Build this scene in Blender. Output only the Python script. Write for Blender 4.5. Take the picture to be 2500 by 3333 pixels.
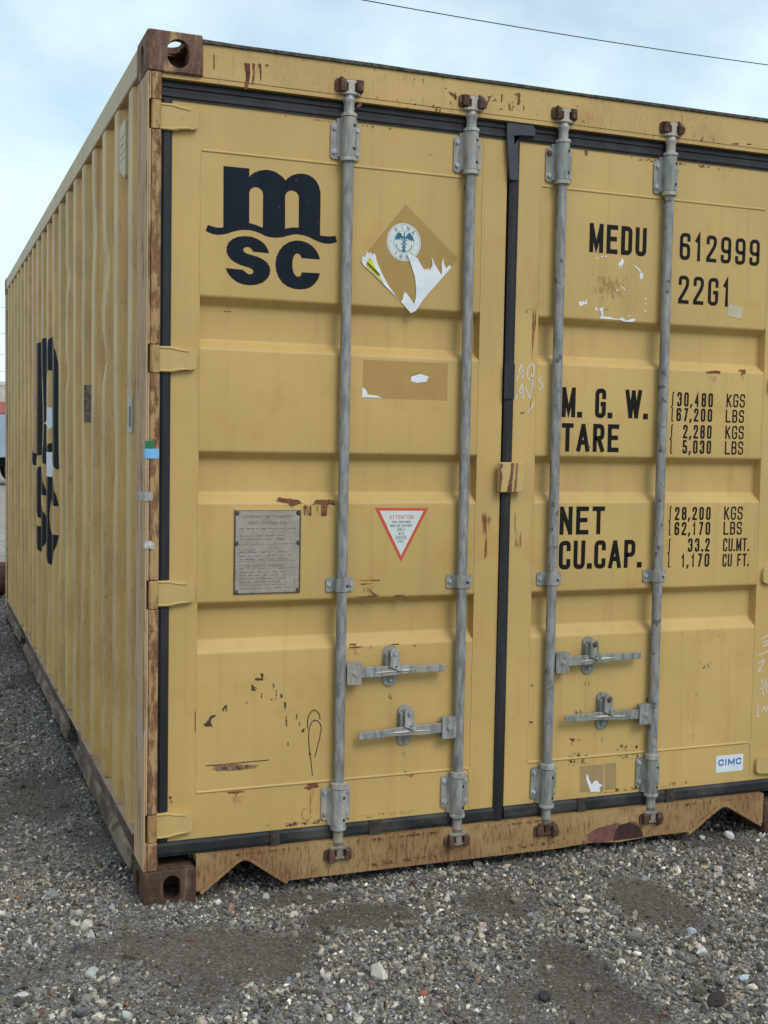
import bpy, bmesh, math, random
import numpy as np
from mathutils import Vector, Matrix
from mathutils.geometry import tessellate_polygon

random.seed(4)
rng = np.random.default_rng(11)
for o in list(bpy.data.objects):
    bpy.data.objects.remove(o)
scene = bpy.context.scene
COL = scene.collection
R = math.radians

# ------------------------------------------------------------------ camera
cam_d = bpy.data.cameras.new('camera')
cam = bpy.data.objects.new('camera', cam_d)
COL.objects.link(cam)
cam_d.sensor_fit = 'HORIZONTAL'
cam_d.sensor_width = 36.0
cam_d.lens = 36.0 * 3892.2 / 2500.0
cam_d.clip_start = 0.05
cam_d.clip_end = 2000
_p, _y, _r = -0.0585386, 0.3719002, -0.0172875
_f = Vector((math.sin(_y) * math.cos(_p), math.cos(_y) * math.cos(_p), math.sin(_p)))
_ri = Vector((math.cos(_y), -math.sin(_y), 0))
_dn = _f.cross(_ri)
_x = math.cos(_r) * _ri + math.sin(_r) * _dn
_d = -math.sin(_r) * _ri + math.cos(_r) * _dn
M = Matrix(((_x.x, -_d.x, -_f.x, -0.618565), (_x.y, -_d.y, -_f.y, -3.515286), (_x.z, -_d.z, -_f.z, 1.416996), (0, 0, 0, 1)))
cam.matrix_world = M
scene.camera = cam
scene.cycles.max_bounces = 5
scene.cycles.diffuse_bounces = 3
scene.cycles.glossy_bounces = 2
scene.cycles.transparent_max_bounces = 8

# ------------------------------------------------------------------ sky: thin bright cloud over pale blue
SUN_EL, SUN_AZ = 46.0, 162.0        # azimuth clockwise from +Y: soft light from behind the photographer, on the doors
world = bpy.data.worlds.new('World')
scene.world = world
world.use_nodes = True
wt = world.node_tree
wt.nodes.clear()
wo = wt.nodes.new('ShaderNodeOutputWorld')
sky = wt.nodes.new('ShaderNodeTexSky')
sky.sky_type = 'NISHITA'
sky.sun_disc = False
sky.sun_elevation = R(SUN_EL)
sky.sun_rotation = R(SUN_AZ)
sky.air_density = 1.0
sky.dust_density = 0.4
bg1 = wt.nodes.new('ShaderNodeBackground')
bg1.inputs['Strength'].default_value = 0.15
wt.links.new(sky.outputs[0], bg1.inputs['Color'])
bg2 = wt.nodes.new('ShaderNodeBackground')
bg2.inputs['Color'].default_value = (0.77, 0.945, 1.0, 1)
bg2.inputs['Strength'].default_value = 1.02
tc = wt.nodes.new('ShaderNodeTexCoord')
nz = wt.nodes.new('ShaderNodeTexNoise')
nz.inputs['Scale'].default_value = 3.2
nz.inputs['Detail'].default_value = 5
nz.inputs['Roughness'].default_value = 0.5
nz.inputs['Distortion'].default_value = 0.6
mp = wt.nodes.new('ShaderNodeMapping')
mp.inputs['Location'].default_value = (0.35, 0.2, 0.1)
mp.inputs['Scale'].default_value = (1, 1, 1.6)
wt.links.new(tc.outputs['Generated'], mp.inputs[0])
wt.links.new(mp.outputs[0], nz.inputs['Vector'])
mr = wt.nodes.new('ShaderNodeMapRange')
mr.inputs['From Min'].default_value = 0.38
mr.inputs['From Max'].default_value = 0.64
mr.inputs['To Min'].default_value = 0.40
mr.inputs['To Max'].default_value = 1.0
wt.links.new(nz.outputs['Fac'], mr.inputs['Value'])
mxs = wt.nodes.new('ShaderNodeMixShader')
wt.links.new(mr.outputs[0], mxs.inputs[0])
wt.links.new(bg1.outputs[0], mxs.inputs[1])
wt.links.new(bg2.outputs[0], mxs.inputs[2])
wt.links.new(mxs.outputs[0], wo.inputs['Surface'])

# ------------------------------------------------------------------ hazy sun, very soft
sun_d = bpy.data.lights.new('sun', 'SUN')
sun_d.energy = 1.5
sun_d.angle = R(28)
sun_d.color = (1.0, 0.965, 0.91)
sun = bpy.data.objects.new('sun', sun_d)
COL.objects.link(sun)
_sd = Vector((math.sin(R(SUN_AZ)) * math.cos(R(SUN_EL)), math.cos(R(SUN_AZ)) * math.cos(R(SUN_EL)), math.sin(R(SUN_EL))))
sun.rotation_euler = _sd.to_track_quat('Z', 'Y').to_euler()
sun.location = (-3, -6, 9)

vs = scene.view_settings
vs.view_transform = 'Standard'
vs.look = 'None'
vs.exposure = 0.13
vs.gamma = 1.0
vs.use_curve_mapping = False

# ================================================================== helpers
def link(o, parent=None):
    COL.objects.link(o)
    if parent is not None:
        o.parent = parent
    return o

def mesh_obj(name, verts, faces, mat, parent=None, smooth=False, bevel=0.0, seg=2, uv=None):
    me = bpy.data.meshes.new(name)
    me.from_pydata([tuple(v) for v in verts], [], [tuple(f) for f in faces])
    if isinstance(mat, (list, tuple)):
        for m_ in mat:
            me.materials.append(m_)
    elif mat:
        me.materials.append(mat)
    if uv is not None:
        l = me.uv_layers.new(name='uv')
        for lp in me.loops:
            l.data[lp.index].uv = uv[lp.vertex_index]
    me.validate()
    o = bpy.data.objects.new(name, me)
    link(o, parent)
    if smooth:
        me.polygons.foreach_set('use_smooth', [True] * len(me.polygons))
        if smooth == 'auto':
            me.set_sharp_from_angle(angle=R(35))
    if bevel:
        b = o.modifiers.new('bevel', 'BEVEL')
        b.width = bevel
        b.segments = seg
        b.limit_method = 'ANGLE'
        b.angle_limit = R(40)
        me.polygons.foreach_set('use_smooth', [True] * len(me.polygons))
        b.harden_normals = True
    return o

class MB:
    """collects shapes that belong to ONE part"""
    def __init__(s):
        s.v = []
        s.f = []
    def add(s, v, f):
        n = len(s.v)
        s.v += [tuple(p) for p in v]
        s.f += [tuple(i + n for i in q) for q in f]
        return s
    def box(s, x0, x1, y0, y1, z0, z1):
        v = [(x0, y0, z0), (x1, y0, z0), (x1, y1, z0), (x0, y1, z0), (x0, y0, z1), (x1, y0, z1), (x1, y1, z1), (x0, y1, z1)]
        return s.add(v, [(0, 3, 2, 1), (4, 5, 6, 7), (0, 1, 5, 4), (1, 2, 6, 5), (2, 3, 7, 6), (3, 0, 4, 7)])
    def cyl(s, c0, c1, r0, r1=None, n=20, cap=True):
        r1 = r0 if r1 is None else r1
        c0, c1 = Vector(c0), Vector(c1)
        d = (c1 - c0).normalized()
        a = d.orthogonal().normalized()
        b = d.cross(a)
        v = []
        for c, r in ((c0, r0), (c1, r1)):
            for i in range(n):
                t = 2 * math.pi * i / n
                v.append(c + r * (math.cos(t) * a + math.sin(t) * b))
        f = [(i, (i + 1) % n, n + (i + 1) % n, n + i) for i in range(n)]
        if cap:
            f += [tuple(range(n - 1, -1, -1)), tuple(range(n, 2 * n))]
        return s.add(v, f)
    def lathe_z(s, cx, cy, prof, n=24):
        """prof: list of (r, z) bottom to top"""
        v, f = [], []
        for r, z in prof:
            for i in range(n):
                t = 2 * math.pi * i / n
                v.append((cx + r * math.cos(t), cy + r * math.sin(t), z))
        for k in range(len(prof) - 1):
            for i in range(n):
                a, b = k * n + i, k * n + (i + 1) % n
                f.append((a, b, b + n, a + n))
        f += [tuple(range(n - 1, -1, -1)), tuple(range((len(prof) - 1) * n, len(prof) * n))]
        return s.add(v, f)
    def prism(s, poly, y0, y1, axis='y'):
        """polygon (x,z) extruded from y0 (front) to y1, or (x,y) extruded in z"""
        n = len(poly)
        if axis == 'y':
            v = [(p[0], y0, p[1]) for p in poly] + [(p[0], y1, p[1]) for p in poly]
        else:
            v = [(p[0], p[1], y0) for p in poly] + [(p[0], p[1], y1) for p in poly]
        area = sum(poly[i][0] * poly[(i + 1) % n][1] - poly[(i + 1) % n][0] * poly[i][1] for i in range(n))
        ccw = area > 0
        tri = tessellate_polygon([[Vector((p[0], p[1], 0)) for p in poly]])
        f = []
        for t in tri:
            a, b, c = (Vector(poly[i]) for i in t)
            up = (b - a).cross(c - a) > 0
            t2 = t if up else t[::-1]
            front = t2 if axis == 'y' else t2[::-1]
            f.append(tuple(front))
            f.append(tuple(i + n for i in front[::-1]))
        for i in range(n):
            j = (i + 1) % n
            q = (i, n + i, n + j, j)
            if not ccw:
                q = q[::-1]
            if axis != 'y':
                q = q[::-1]
            f.append(q)
        return s.add(v, f)
    def loft(s, secs):
        """secs: list of 4-corner sections"""
        v = [p for sc_ in secs for p in sc_]
        n = len(secs[0])
        f = []
        for k in range(len(secs) - 1):
            for i in range(n):
                j = (i + 1) % n
                f.append((k * n + i, k * n + j, (k + 1) * n + j, (k + 1) * n + i))
        f += [tuple(range(n - 1, -1, -1)), tuple(range((len(secs) - 1) * n, len(secs) * n))]
        return s.add(v, f)
    def build(s, name, mat, parent=None, **kw):
        return mesh_obj(name, s.v, s.f, mat, parent, **kw)

def empty(name, loc=(0, 0, 0)):
    o = bpy.data.objects.new(name, None)
    o.empty_display_size = 0.2
    o.location = loc
    return link(o)

def tag(o, label=None, cat=None, group=None, kind=None):
    if label: o['label'] = label
    if cat: o['category'] = cat
    if group: o['group'] = group
    if kind: o['kind'] = kind
    return o

def smoothstep(a, b, x):
    t = np.clip((x - a) / (b - a), 0, 1)
    return t * t * (3 - 2 * t)

_tab = np.random.default_rng(5).random((256, 256))
def vnoise(x, y):
    x = np.asarray(x, float); y = np.asarray(y, float)
    xi, yi = np.floor(x).astype(int), np.floor(y).astype(int)
    fx, fy = x - xi, y - yi
    fx, fy = fx * fx * (3 - 2 * fx), fy * fy * (3 - 2 * fy)
    g = lambda i, j: _tab[i & 255, j & 255]
    return (g(xi, yi) * (1 - fx) + g(xi + 1, yi) * fx) * (1 - fy) + (g(xi, yi + 1) * (1 - fx) + g(xi + 1, yi + 1) * fx) * fy
def fbm(x, y, o=4):
    s, a, t = 0, 0.5, 0
    for k in range(o):
        s = s + a * vnoise(x * 2 ** k + 17 * k, y * 2 ** k + 31 * k); t += a; a *= 0.5
    return s / t

# ================================================================== materials
class NT:
    def __init__(s, name):
        s.m = bpy.data.materials.new(name)
        s.m.use_nodes = True
        s.t = s.m.node_tree
        s.b = s.t.nodes['Principled BSDF']
        s.out = s.t.nodes['Material Output']
        s._pos = None
    def n(s, t): return s.t.nodes.new(t)
    def l(s, a, b): s.t.links.new(a, b)
    def val(s, sock, v):
        if hasattr(v, 'is_output'): s.l(v, sock)
        else: sock.default_value = v
    def pos(s):
        if s._pos is None: s._pos = s.n('ShaderNodeNewGeometry').outputs['Position']
        return s._pos
    def uv(s): return s.n('ShaderNodeTexCoord').outputs['UV']
    def vec(s, v, sc=(1, 1, 1), loc=(0, 0, 0)):
        m = s.n('ShaderNodeMapping')
        s.l(v, m.inputs[0]); m.inputs['Scale'].default_value = sc; m.inputs['Location'].default_value = loc
        return m.outputs[0]
    def noise(s, scale=5, detail=3, rough=0.55, v=None, sc=None, loc=(0, 0, 0), dist=0.0):
        k = s.n('ShaderNodeTexNoise')
        v = s.pos() if v is None else v
        if sc or loc != (0, 0, 0): v = s.vec(v, sc or (1, 1, 1), loc)
        s.l(v, k.inputs['Vector'])
        k.inputs['Scale'].default_value = scale; k.inputs['Detail'].default_value = detail
        k.inputs['Roughness'].default_value = rough; k.inputs['Distortion'].default_value = dist
        return k.outputs['Fac']
    def voro(s, scale, v=None, out='Color', rnd=1.0):
        k = s.n('ShaderNodeTexVoronoi')
        s.l(s.pos() if v is None else v, k.inputs['Vector'])
        k.inputs['Scale'].default_value = scale; k.inputs['Randomness'].default_value = rnd
        return k.outputs[out]
    def mr(s, v, a, b, c=0.0, d=1.0, smooth=True):
        k = s.n('ShaderNodeMapRange')
        if smooth: k.interpolation_type = 'SMOOTHSTEP'
        s.val(k.inputs['Value'], v)
        k.inputs['From Min'].default_value = a; k.inputs['From Max'].default_value = b
        k.inputs['To Min'].default_value = c; k.inputs['To Max'].default_value = d
        return k.outputs[0]
    def math(s, op, a, b=0.0, c=None):
        k = s.n('ShaderNodeMath'); k.operation = op
        s.val(k.inputs[0], a); s.val(k.inputs[1], b)
        if c is not None: s.val(k.inputs[2], c)
        return k.outputs[0]
    def mix(s, f, a, b, mode='MIX'):
        k = s.n('ShaderNodeMix'); k.data_type = 'RGBA'; k.blend_type = mode
        s.val(k.inputs[0], f)
        for i, c in ((6, a), (7, b)):
            if isinstance(c, tuple) and len(c) == 3: c = c + (1,)
            s.val(k.inputs[i], c)
        return k.outputs[2]
    def bump(s, h, strength=0.3, dist=0.002, prev=None):
        k = s.n('ShaderNodeBump')
        s.l(h, k.inputs['Height']); k.inputs['Strength'].default_value = strength; k.inputs['Distance'].default_value = dist
        if prev is not None: s.l(prev, k.inputs['Normal'])
        return k.outputs[0]
    def sep(s, v):
        k = s.n('ShaderNodeSeparateXYZ'); s.l(v, k.inputs[0]); return k.outputs
    def done(s, col=None, rough=0.5, normal=None, metal=0.0, spec=0.4, alpha=None):
        if col is not None:
            s.val(s.b.inputs['Base Color'], col + (1,) if isinstance(col, tuple) and len(col) == 3 else col)
        s.val(s.b.inputs['Roughness'], rough)
        s.val(s.b.inputs['Metallic'], metal)
        s.b.inputs['Specular IOR Level'].default_value = spec
        if normal is not None: s.l(normal, s.b.inputs['Normal'])
        if alpha is not None: s.l(alpha, s.b.inputs['Alpha'])
        return s.m

YEL = (0.528, 0.346, 0.120)
RUST_D = (0.075, 0.028, 0.016)
RUST_M = (0.20, 0.085, 0.038)
RUST_O = (0.36, 0.17, 0.06)

def paint(name, base=YEL, spots=0.0, flecks=0.0, streak=0.25, pale=0.0, crest_pale=0.0, stain=0.3):
    g = NT(name)
    # wear > 0: a paler tone is mixed unevenly onto the rib crests (attribute 'crest')
    big = g.noise(1.7, 3, 0.6)
    c = g.mix(g.mr(big, 0.3, 0.7), tuple(k * 0.93 for k in base), tuple(min(1, k * 1.06) for k in base))
    # faint grey-brown wash running down, dust
    wash = g.noise(1.0, 4, 0.6, sc=(26, 26, 1.3))
    c = g.mix(g.math('MULTIPLY', g.mr(wash, 0.48, 0.78), streak), c, (base[0] * 0.66, base[1] * 0.60, base[2] * 0.52))
    blot = g.noise(5.5, 4, 0.65, loc=(3, 1, 7))
    c = g.mix(g.math('MULTIPLY', g.mr(blot, 0.52, 0.75), stain), c, (base[0] * 0.84, base[1] * 0.74, base[2] * 0.60))
    if pale:
        pl = g.noise(9, 5, 0.7, sc=(3, 3, 0.5), loc=(1, 5, 2))
        c = g.mix(g.math('MULTIPLY', g.mr(pl, 0.5, 0.72), pale), c, (0.55, 0.42, 0.29))
    if crest_pale:
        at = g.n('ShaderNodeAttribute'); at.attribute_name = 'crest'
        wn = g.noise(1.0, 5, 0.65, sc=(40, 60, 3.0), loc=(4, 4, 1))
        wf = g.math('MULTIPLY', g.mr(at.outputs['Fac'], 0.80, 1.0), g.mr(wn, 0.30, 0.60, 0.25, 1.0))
        c = g.mix(g.math('MULTIPLY', wf, crest_pale), c, (0.66, 0.50, 0.29))
    # small chips: rust dots and flecks
    d1 = g.noise(46, 4, 0.62, loc=(9, 2, 4))
    dm = g.noise(2.3, 3, 0.6, loc=(5, 8, 1))
    dots = g.math('ADD', d1, g.math('MULTIPLY', dm, 0.34))
    th = 0.985 - spots
    halo = g.mr(dots, th - 0.05, th + 0.02)
    c = g.mix(g.math('MULTIPLY', halo, 0.35), c, (base[0] * 0.72, base[1] * 0.52, base[2] * 0.38))
    core = g.mr(dots, th, th + 0.03)
    c = g.mix(core, c, g.mix(g.noise(120, 2), RUST_D, RUST_M))
    if flecks:
        fl = g.noise(1.0, 5, 0.68, sc=(120, 120, 24), loc=(2, 4, 6))
        fm = g.noise(3.2, 3, 0.6, loc=(8, 3, 3))
        ff = g.math('ADD', fl, g.math('MULTIPLY', fm, 0.38))
        t2 = 0.93 - 0.2 * flecks
        c = g.mix(g.math('MULTIPLY', g.mr(fm, 0.38, 0.66), 0.85 * min(1.0, flecks)), c, (0.235, 0.130, 0.062))
        c = g.mix(g.math('MULTIPLY', g.mr(ff, t2 - 0.14, t2), 0.5), c, (0.29, 0.145, 0.06))
        c = g.mix(g.math('MULTIPLY', g.mr(ff, t2 - 0.01, t2 + 0.07), 0.85), c, g.mix(g.noise(60, 3), (0.10, 0.042, 0.024), (0.20, 0.090, 0.045)))
    h = g.noise(260, 2, 0.5)
    n1 = g.bump(h, 0.10, 0.001)
    wav = g.noise(2.6, 2, 0.45, loc=(4, 4, 4))
    n2 = g.bump(wav, 0.35, 0.012, n1)
    n3 = g.bump(core, 0.25, -0.0015, n2)
    rough = g.mr(core, 0, 1, 0.52, 0.85, smooth=False)
    return g.done(c, rough, n3, spec=0.35)

def rusty(name, tan=0.4, base=(0.155, 0.075, 0.043), tanc=(0.40, 0.265, 0.135), stretch=(30, 30, 2.2), grey=0.2):
    g = NT(name)
    st = g.noise(1.0, 6, 0.66, sc=stretch)
    bl = g.noise(6, 5, 0.66, loc=(3, 9, 2))
    fn = g.noise(70, 4, 0.7)
    c = g.mix(g.mr(bl, 0.3, 0.7), base, (base[0] * 0.50, base[1] * 0.42, base[2] * 0.40))
    c = g.mix(g.math('MULTIPLY', g.mr(fn, 0.45, 0.7), 0.55), c, (base[0] * 1.7, base[1] * 1.6, base[2] * 1.5))
    m = g.math('ADD', g.math('MULTIPLY', st, 0.75), g.math('MULTIPLY', bl, 0.32))
    t = 0.72 - 0.42 * tan
    c = g.mix(g.mr(m, t, t + 0.10), c, tanc)
    g2 = g.noise(1.0, 5, 0.7, sc=(stretch[0] * 2.0, stretch[1] * 2.0, stretch[2] * 1.2), loc=(7, 1, 3))
    c = g.mix(g.math('MULTIPLY', g.mr(g2, 0.5, 0.68), grey), c, (0.46, 0.375, 0.28))
    c = g.mix(g.math('MULTIPLY', g.mr(g2, 0.44, 0.30), 0.55), c, (base[0] * 0.65, base[1] * 0.55, base[2] * 0.5))
    n = g.bump(fn, 0.35, 0.0018)
    n = g.bump(st, 0.35, 0.003, n)
    return g.done(c, 0.82, n, spec=0.2)

def galvanised(name, dirt=0.3, tint=(0.272, 0.270, 0.262), warm=(0.35, 0.30, 0.24), spots=0.0):
    g = NT(name)
    a = g.noise(1.0, 5, 0.65, sc=(60, 60, 14))
    b = g.noise(16, 4, 0.6, loc=(2, 2, 2))
    c = g.mix(g.mr(a, 0.34, 0.66), tuple(k * 0.62 for k in tint), tuple(min(1, k * 1.26) for k in tint))
    c = g.mix(g.math('MULTIPLY', g.mr(b, 0.38, 0.66), dirt), c, warm)
    d = g.noise(1.0, 4, 0.7, sc=(95, 95, 9), loc=(6, 1, 8))
    c = g.mix(g.mr(d, 0.66, 0.72), c, (0.09, 0.095, 0.10))
    if spots:
        s_ = g.noise(34, 3, 0.5, loc=(3, 6, 1))
        c = g.mix(g.math('MULTIPLY', g.mr(s_, 0.60, 0.66), spots), c, (0.085, 0.075, 0.07))
    n = g.bump(b, 0.2, 0.001)
    n = g.bump(a, 0.2, 0.0008, n)
    return g.done(c, g.mr(a, 0.3, 0.7, 0.45, 0.7), n, metal=0.25, spec=0.4)

def plain(name, col, rough=0.6, spec=0.3, var=0.10, scale=18, bump=0.12):
    g = NT(name)
    a = g.noise(scale, 4, 0.6)
    c = g.mix(g.mr(a, 0.3, 0.7), tuple(k * (1 - var) for k in col), tuple(min(1, k * (1 + var)) for k in col))
    return g.done(c, rough, g.bump(g.noise(scale * 9, 3), bump, 0.001), spec=spec)

M_PANEL = paint('yellow_paint_door', spots=0.035, streak=0.28, stain=0.42)
M_PANEL_R = paint('yellow_paint_door_worn', base=(0.540, 0.357, 0.127), spots=0.07, streak=0.36, stain=0.5)
M_SIDE = paint('yellow_paint_side', base=(0.590, 0.352, 0.110), spots=0.095, flecks=0.30, streak=0.85, stain=0.6, pale=0.2, crest_pale=0.50)
M_HEAD = paint('yellow_paint_header', base=(0.545, 0.355, 0.125), spots=0.105, flecks=0.25, streak=0.25, stain=0.55)
M_SILL = paint('rust_flecked_paint_sill', base=(0.385, 0.258, 0.108), spots=0.11, flecks=1.0, streak=0.6, stain=0.7)
M_HINGE = paint('yellow_paint_hinge', base=(0.540, 0.368, 0.138), spots=0.05, streak=0.3, stain=0.4)
M_KNUCK = paint('knuckle_paint', base=(0.50, 0.335, 0.125), spots=0.17, flecks=0.85, streak=0.5, stain=0.7)
M_RAIL = paint('yellow_paint_top_rail', base=(0.50, 0.37, 0.19), spots=0.05, streak=0.6, stain=0.5, pale=0.55)
M_POST = rusty('worn_rust_post', tan=0.72, base=(0.20, 0.105, 0.06), tanc=(0.52, 0.345, 0.200), stretch=(60, 40, 2.4), grey=0.40)
M_JBAR = rusty('rust_hinge_strip', tan=0.55, base=(0.215, 0.108, 0.056), tanc=(0.42, 0.255, 0.120), stretch=(42, 42, 12), grey=0.15)
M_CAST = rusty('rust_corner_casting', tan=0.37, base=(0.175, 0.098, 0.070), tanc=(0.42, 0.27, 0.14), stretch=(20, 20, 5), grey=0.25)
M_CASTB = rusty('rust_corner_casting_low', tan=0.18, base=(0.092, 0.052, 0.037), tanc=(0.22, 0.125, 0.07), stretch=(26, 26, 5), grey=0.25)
M_LEDGE = rusty('rail_ledge_worn', tan=0.70, base=(0.22, 0.135, 0.095), tanc=(0.42, 0.30, 0.215), stretch=(6, 5, 6), grey=0.35)
M_FLNG = rusty('rail_flange_worn', tan=0.50, base=(0.115, 0.076, 0.054), tanc=(0.215, 0.155, 0.112), stretch=(6, 4, 8), grey=0.35)
M_BRAIL = rusty('bottom_rail_worn', tan=0.55, base=(0.085, 0.060, 0.045), tanc=(0.15, 0.11, 0.085), stretch=(5, 3, 9), grey=0.15)
M_KEEP = rusty('rust_keeper', tan=0.16, base=(0.105, 0.055, 0.038), tanc=(0.26, 0.125, 0.07), stretch=(30, 30, 30), grey=0.25)
M_GALV = galvanised('galvanised_bar', dirt=0.28)
M_GALVS = galvanised('galvanised_bar_spotted', dirt=0.32, spots=0.8)
M_BRKT = galvanised('galvanised_bracket', dirt=0.65, tint=(0.30, 0.300, 0.295), warm=(0.36, 0.305, 0.24))
M_BRKTG = galvanised('galvanised_bracket_mossy', dirt=0.35, tint=(0.265, 0.275, 0.25), warm=(0.27, 0.25, 0.19))
M_CAM = galvanised('galvanised_cam', dirt=0.85, tint=(0.36, 0.355, 0.34), warm=(0.45, 0.385, 0.30))
M_CAMD = galvanised('grimy_cam', dirt=0.95, tint=(0.24, 0.225, 0.205), warm=(0.30, 0.235, 0.17))
M_BOLT = galvanised('bolt_steel', dirt=0.4, tint=(0.40, 0.405, 0.41))
M_RBOLT = plain('rusted_bolt', (0.13, 0.06, 0.04), 0.8)
M_HOLE_SHADE = plain('hole_shade', (0.008, 0.008, 0.008), 0.9, var=0)  # near-black colour paints the shade inside small holes
M_RUB = NT('black_rubber')
_a = M_RUB.noise(1.0, 4, 0.6, sc=(12, 12, 3)); _b = M_RUB.noise(90, 3)
M_RUB = M_RUB.done(M_RUB.mix(M_RUB.mr(_a, 0.4, 0.75), (0.0095, 0.0105, 0.012), (0.026, 0.028, 0.031)), 0.6, M_RUB.bump(_b, 0.15, 0.001), spec=0.45)
M_RUBD = NT('dusty_rubber')
_a = M_RUBD.noise(1.0, 4, 0.6, sc=(6, 6, 10)); _b = M_RUBD.noise(90, 3)
M_RUBD = M_RUBD.done(M_RUBD.mix(M_RUBD.mr(_a, 0.4, 0.7), (0.014, 0.016, 0.018), (0.062, 0.060, 0.053)), 0.65, M_RUBD.bump(_b, 0.15, 0.001), spec=0.35)
def worn_print(name, col, amt=0.5):
    g = NT(name)
    k = g.noise(55, 5, 0.7, loc=(2, 7, 3)); k2 = g.noise(2.5, 3, 0.6, loc=(1, 1, 9)); s_ = g.noise(1.0, 4, 0.6, sc=(30, 30, 2))
    v = g.math('ADD', k, g.math('MULTIPLY', k2, 0.25))
    c = g.mix(g.mr(s_, 0.35, 0.7, 0, 0.5), col, tuple(q * 1.9 for q in col))
    c = g.mix(g.math('MULTIPLY', g.mr(v, 0.80, 0.86), amt), c, (0.42, 0.30, 0.13))
    return g.done(c, 0.6, g.bump(k, 0.1, 0.0006), spec=0.15)
M_NAVY = worn_print('navy_logo_paint', (0.0050, 0.0082, 0.0150))
M_INK = worn_print('black_stencil_paint', (0.0085, 0.0070, 0.0060), 0.7)
M_WHITE = plain('white_paper', (0.72, 0.73, 0.76), 0.6, 0.3, var=0.05)
M_PALE = plain('pale_decal', (0.62, 0.64, 0.62), 0.5, 0.3, var=0.05)
M_RED = plain('red_print', (0.58, 0.085, 0.04), 0.5, var=0.05)
M_BLUE = plain('blue_print', (0.03, 0.14, 0.42), 0.5, var=0.05)
M_TEAL = plain('teal_print', (0.02, 0.13, 0.20), 0.5, var=0.1)
M_GREYP = plain('grey_print', (0.13, 0.14, 0.14), 0.5, var=0.1)
M_LEMON = plain('lemon_print', (0.62, 0.58, 0.03), 0.5, var=0.05)
M_GREEN = plain('green_tape', (0.02, 0.16, 0.07), 0.5)
M_SKYB = plain('blue_tape', (0.18, 0.42, 0.68), 0.5)
M_TAPE = plain('silver_tape', (0.34, 0.315, 0.29), 0.4, 0.5, var=0.25, scale=40)
M_UND = plain('dark_underside', (0.05, 0.045, 0.04), 0.9)

def decal(name, col, col2=None, amount=0.5, scale=60, sc=(1, 1, 1), edge=0.25, maxa=1.0, rough=0.7):
    """a stain on a thin film: ragged by noise, thinning to its edges (uv 0..1)"""
    g = NT(name)
    u = g.sep(g.uv())
    e = g.math('MINIMUM', g.math('MINIMUM', u[0], g.math('SUBTRACT', 1.0, u[0])), g.math('MINIMUM', u[1], g.math('SUBTRACT', 1.0, u[1])))
    e = g.mr(e, 0.0, edge, 0, 1, smooth=False)
    k = g.noise(1.0, 5, 0.65, sc=tuple(scale * q for q in sc))
    v = g.math('ADD', k, g.math('MULTIPLY', e, 0.5))
    t = 1.12 - 0.5 * amount
    a = g.math('MULTIPLY', g.mr(v, t - 0.06, t + 0.06), maxa)
    c = g.mix(g.mr(g.noise(scale * 1.6, 3), 0.35, 0.65), col, col2 or col)
    return g.done(c, rough, None, spec=0.2, alpha=a)

D_RUST = decal('rust_bloom', RUST_D, RUST_M, 0.10, 70, edge=0.3)
D_DRIP = decal('rust_drip', (0.11, 0.04, 0.02), (0.28, 0.12, 0.05), 0.14, 40, (1.6, 1, 0.12), 0.3, 0.85)
D_SCRAPE = decal('dry_scrape', (0.11, 0.055, 0.035), (0.34, 0.20, 0.12), 0.45, 60, (0.22, 1, 2.2), 0.25, 0.9)
D_SCAR = decal('scar_flakes', (0.045, 0.035, 0.024), (0.10, 0.07, 0.045), 0.62, 150, edge=0.22)
D_CHIP = decal('chip_flakes', (0.10, 0.04, 0.02), (0.24, 0.105, 0.05), 0.70, 120, edge=0.25)
D_HALO = decal('rust_halo', (0.34, 0.175, 0.07), (0.42, 0.25, 0.10), 0.45, 60, (1.3, 1, 0.35), 0.5, 0.24)
D_GLUE = decal('glue_residue', (0.46, 0.285, 0.085), (0.51, 0.325, 0.105), 1.3, 30, edge=0.03, maxa=0.38)
D_GLUE2 = decal('glue_smear', (0.42, 0.26, 0.085), (0.47, 0.305, 0.11), 0.42, 60, (1.2, 1, 0.8), 0.5, 0.5)
D_GREY = decal('tape_residue', (0.36, 0.27, 0.155), (0.42, 0.315, 0.18), 1.15, 60, edge=0.03, maxa=0.45)
D_GRIME = decal('dark_grime', (0.10, 0.085, 0.07), (0.20, 0.17, 0.13), 0.15, 50, (2.0, 1, 0.5), 0.4, 0.7)
D_BURN = decal('burnt_primer', (0.15, 0.06, 0.055), (0.24, 0.10, 0.09), 1.0, 30, edge=0.4, maxa=0.9)
D_CHALK = NT('chalk_mark')
_k = D_CHALK.noise(300, 3, 0.7)
D_CHALK = D_CHALK.done((0.70, 0.68, 0.64), 0.9, None, spec=0.1, alpha=D_CHALK.mr(_k, 0.3, 0.55, 0.5, 1.0))
M_SCR = plain('bare_scratch', (0.085, 0.045, 0.028), 0.8, var=0.4, scale=120)
M_SCAR = plain('torn_paint_scar', (0.05, 0.04, 0.028), 0.7, var=0.4, scale=90)
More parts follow.
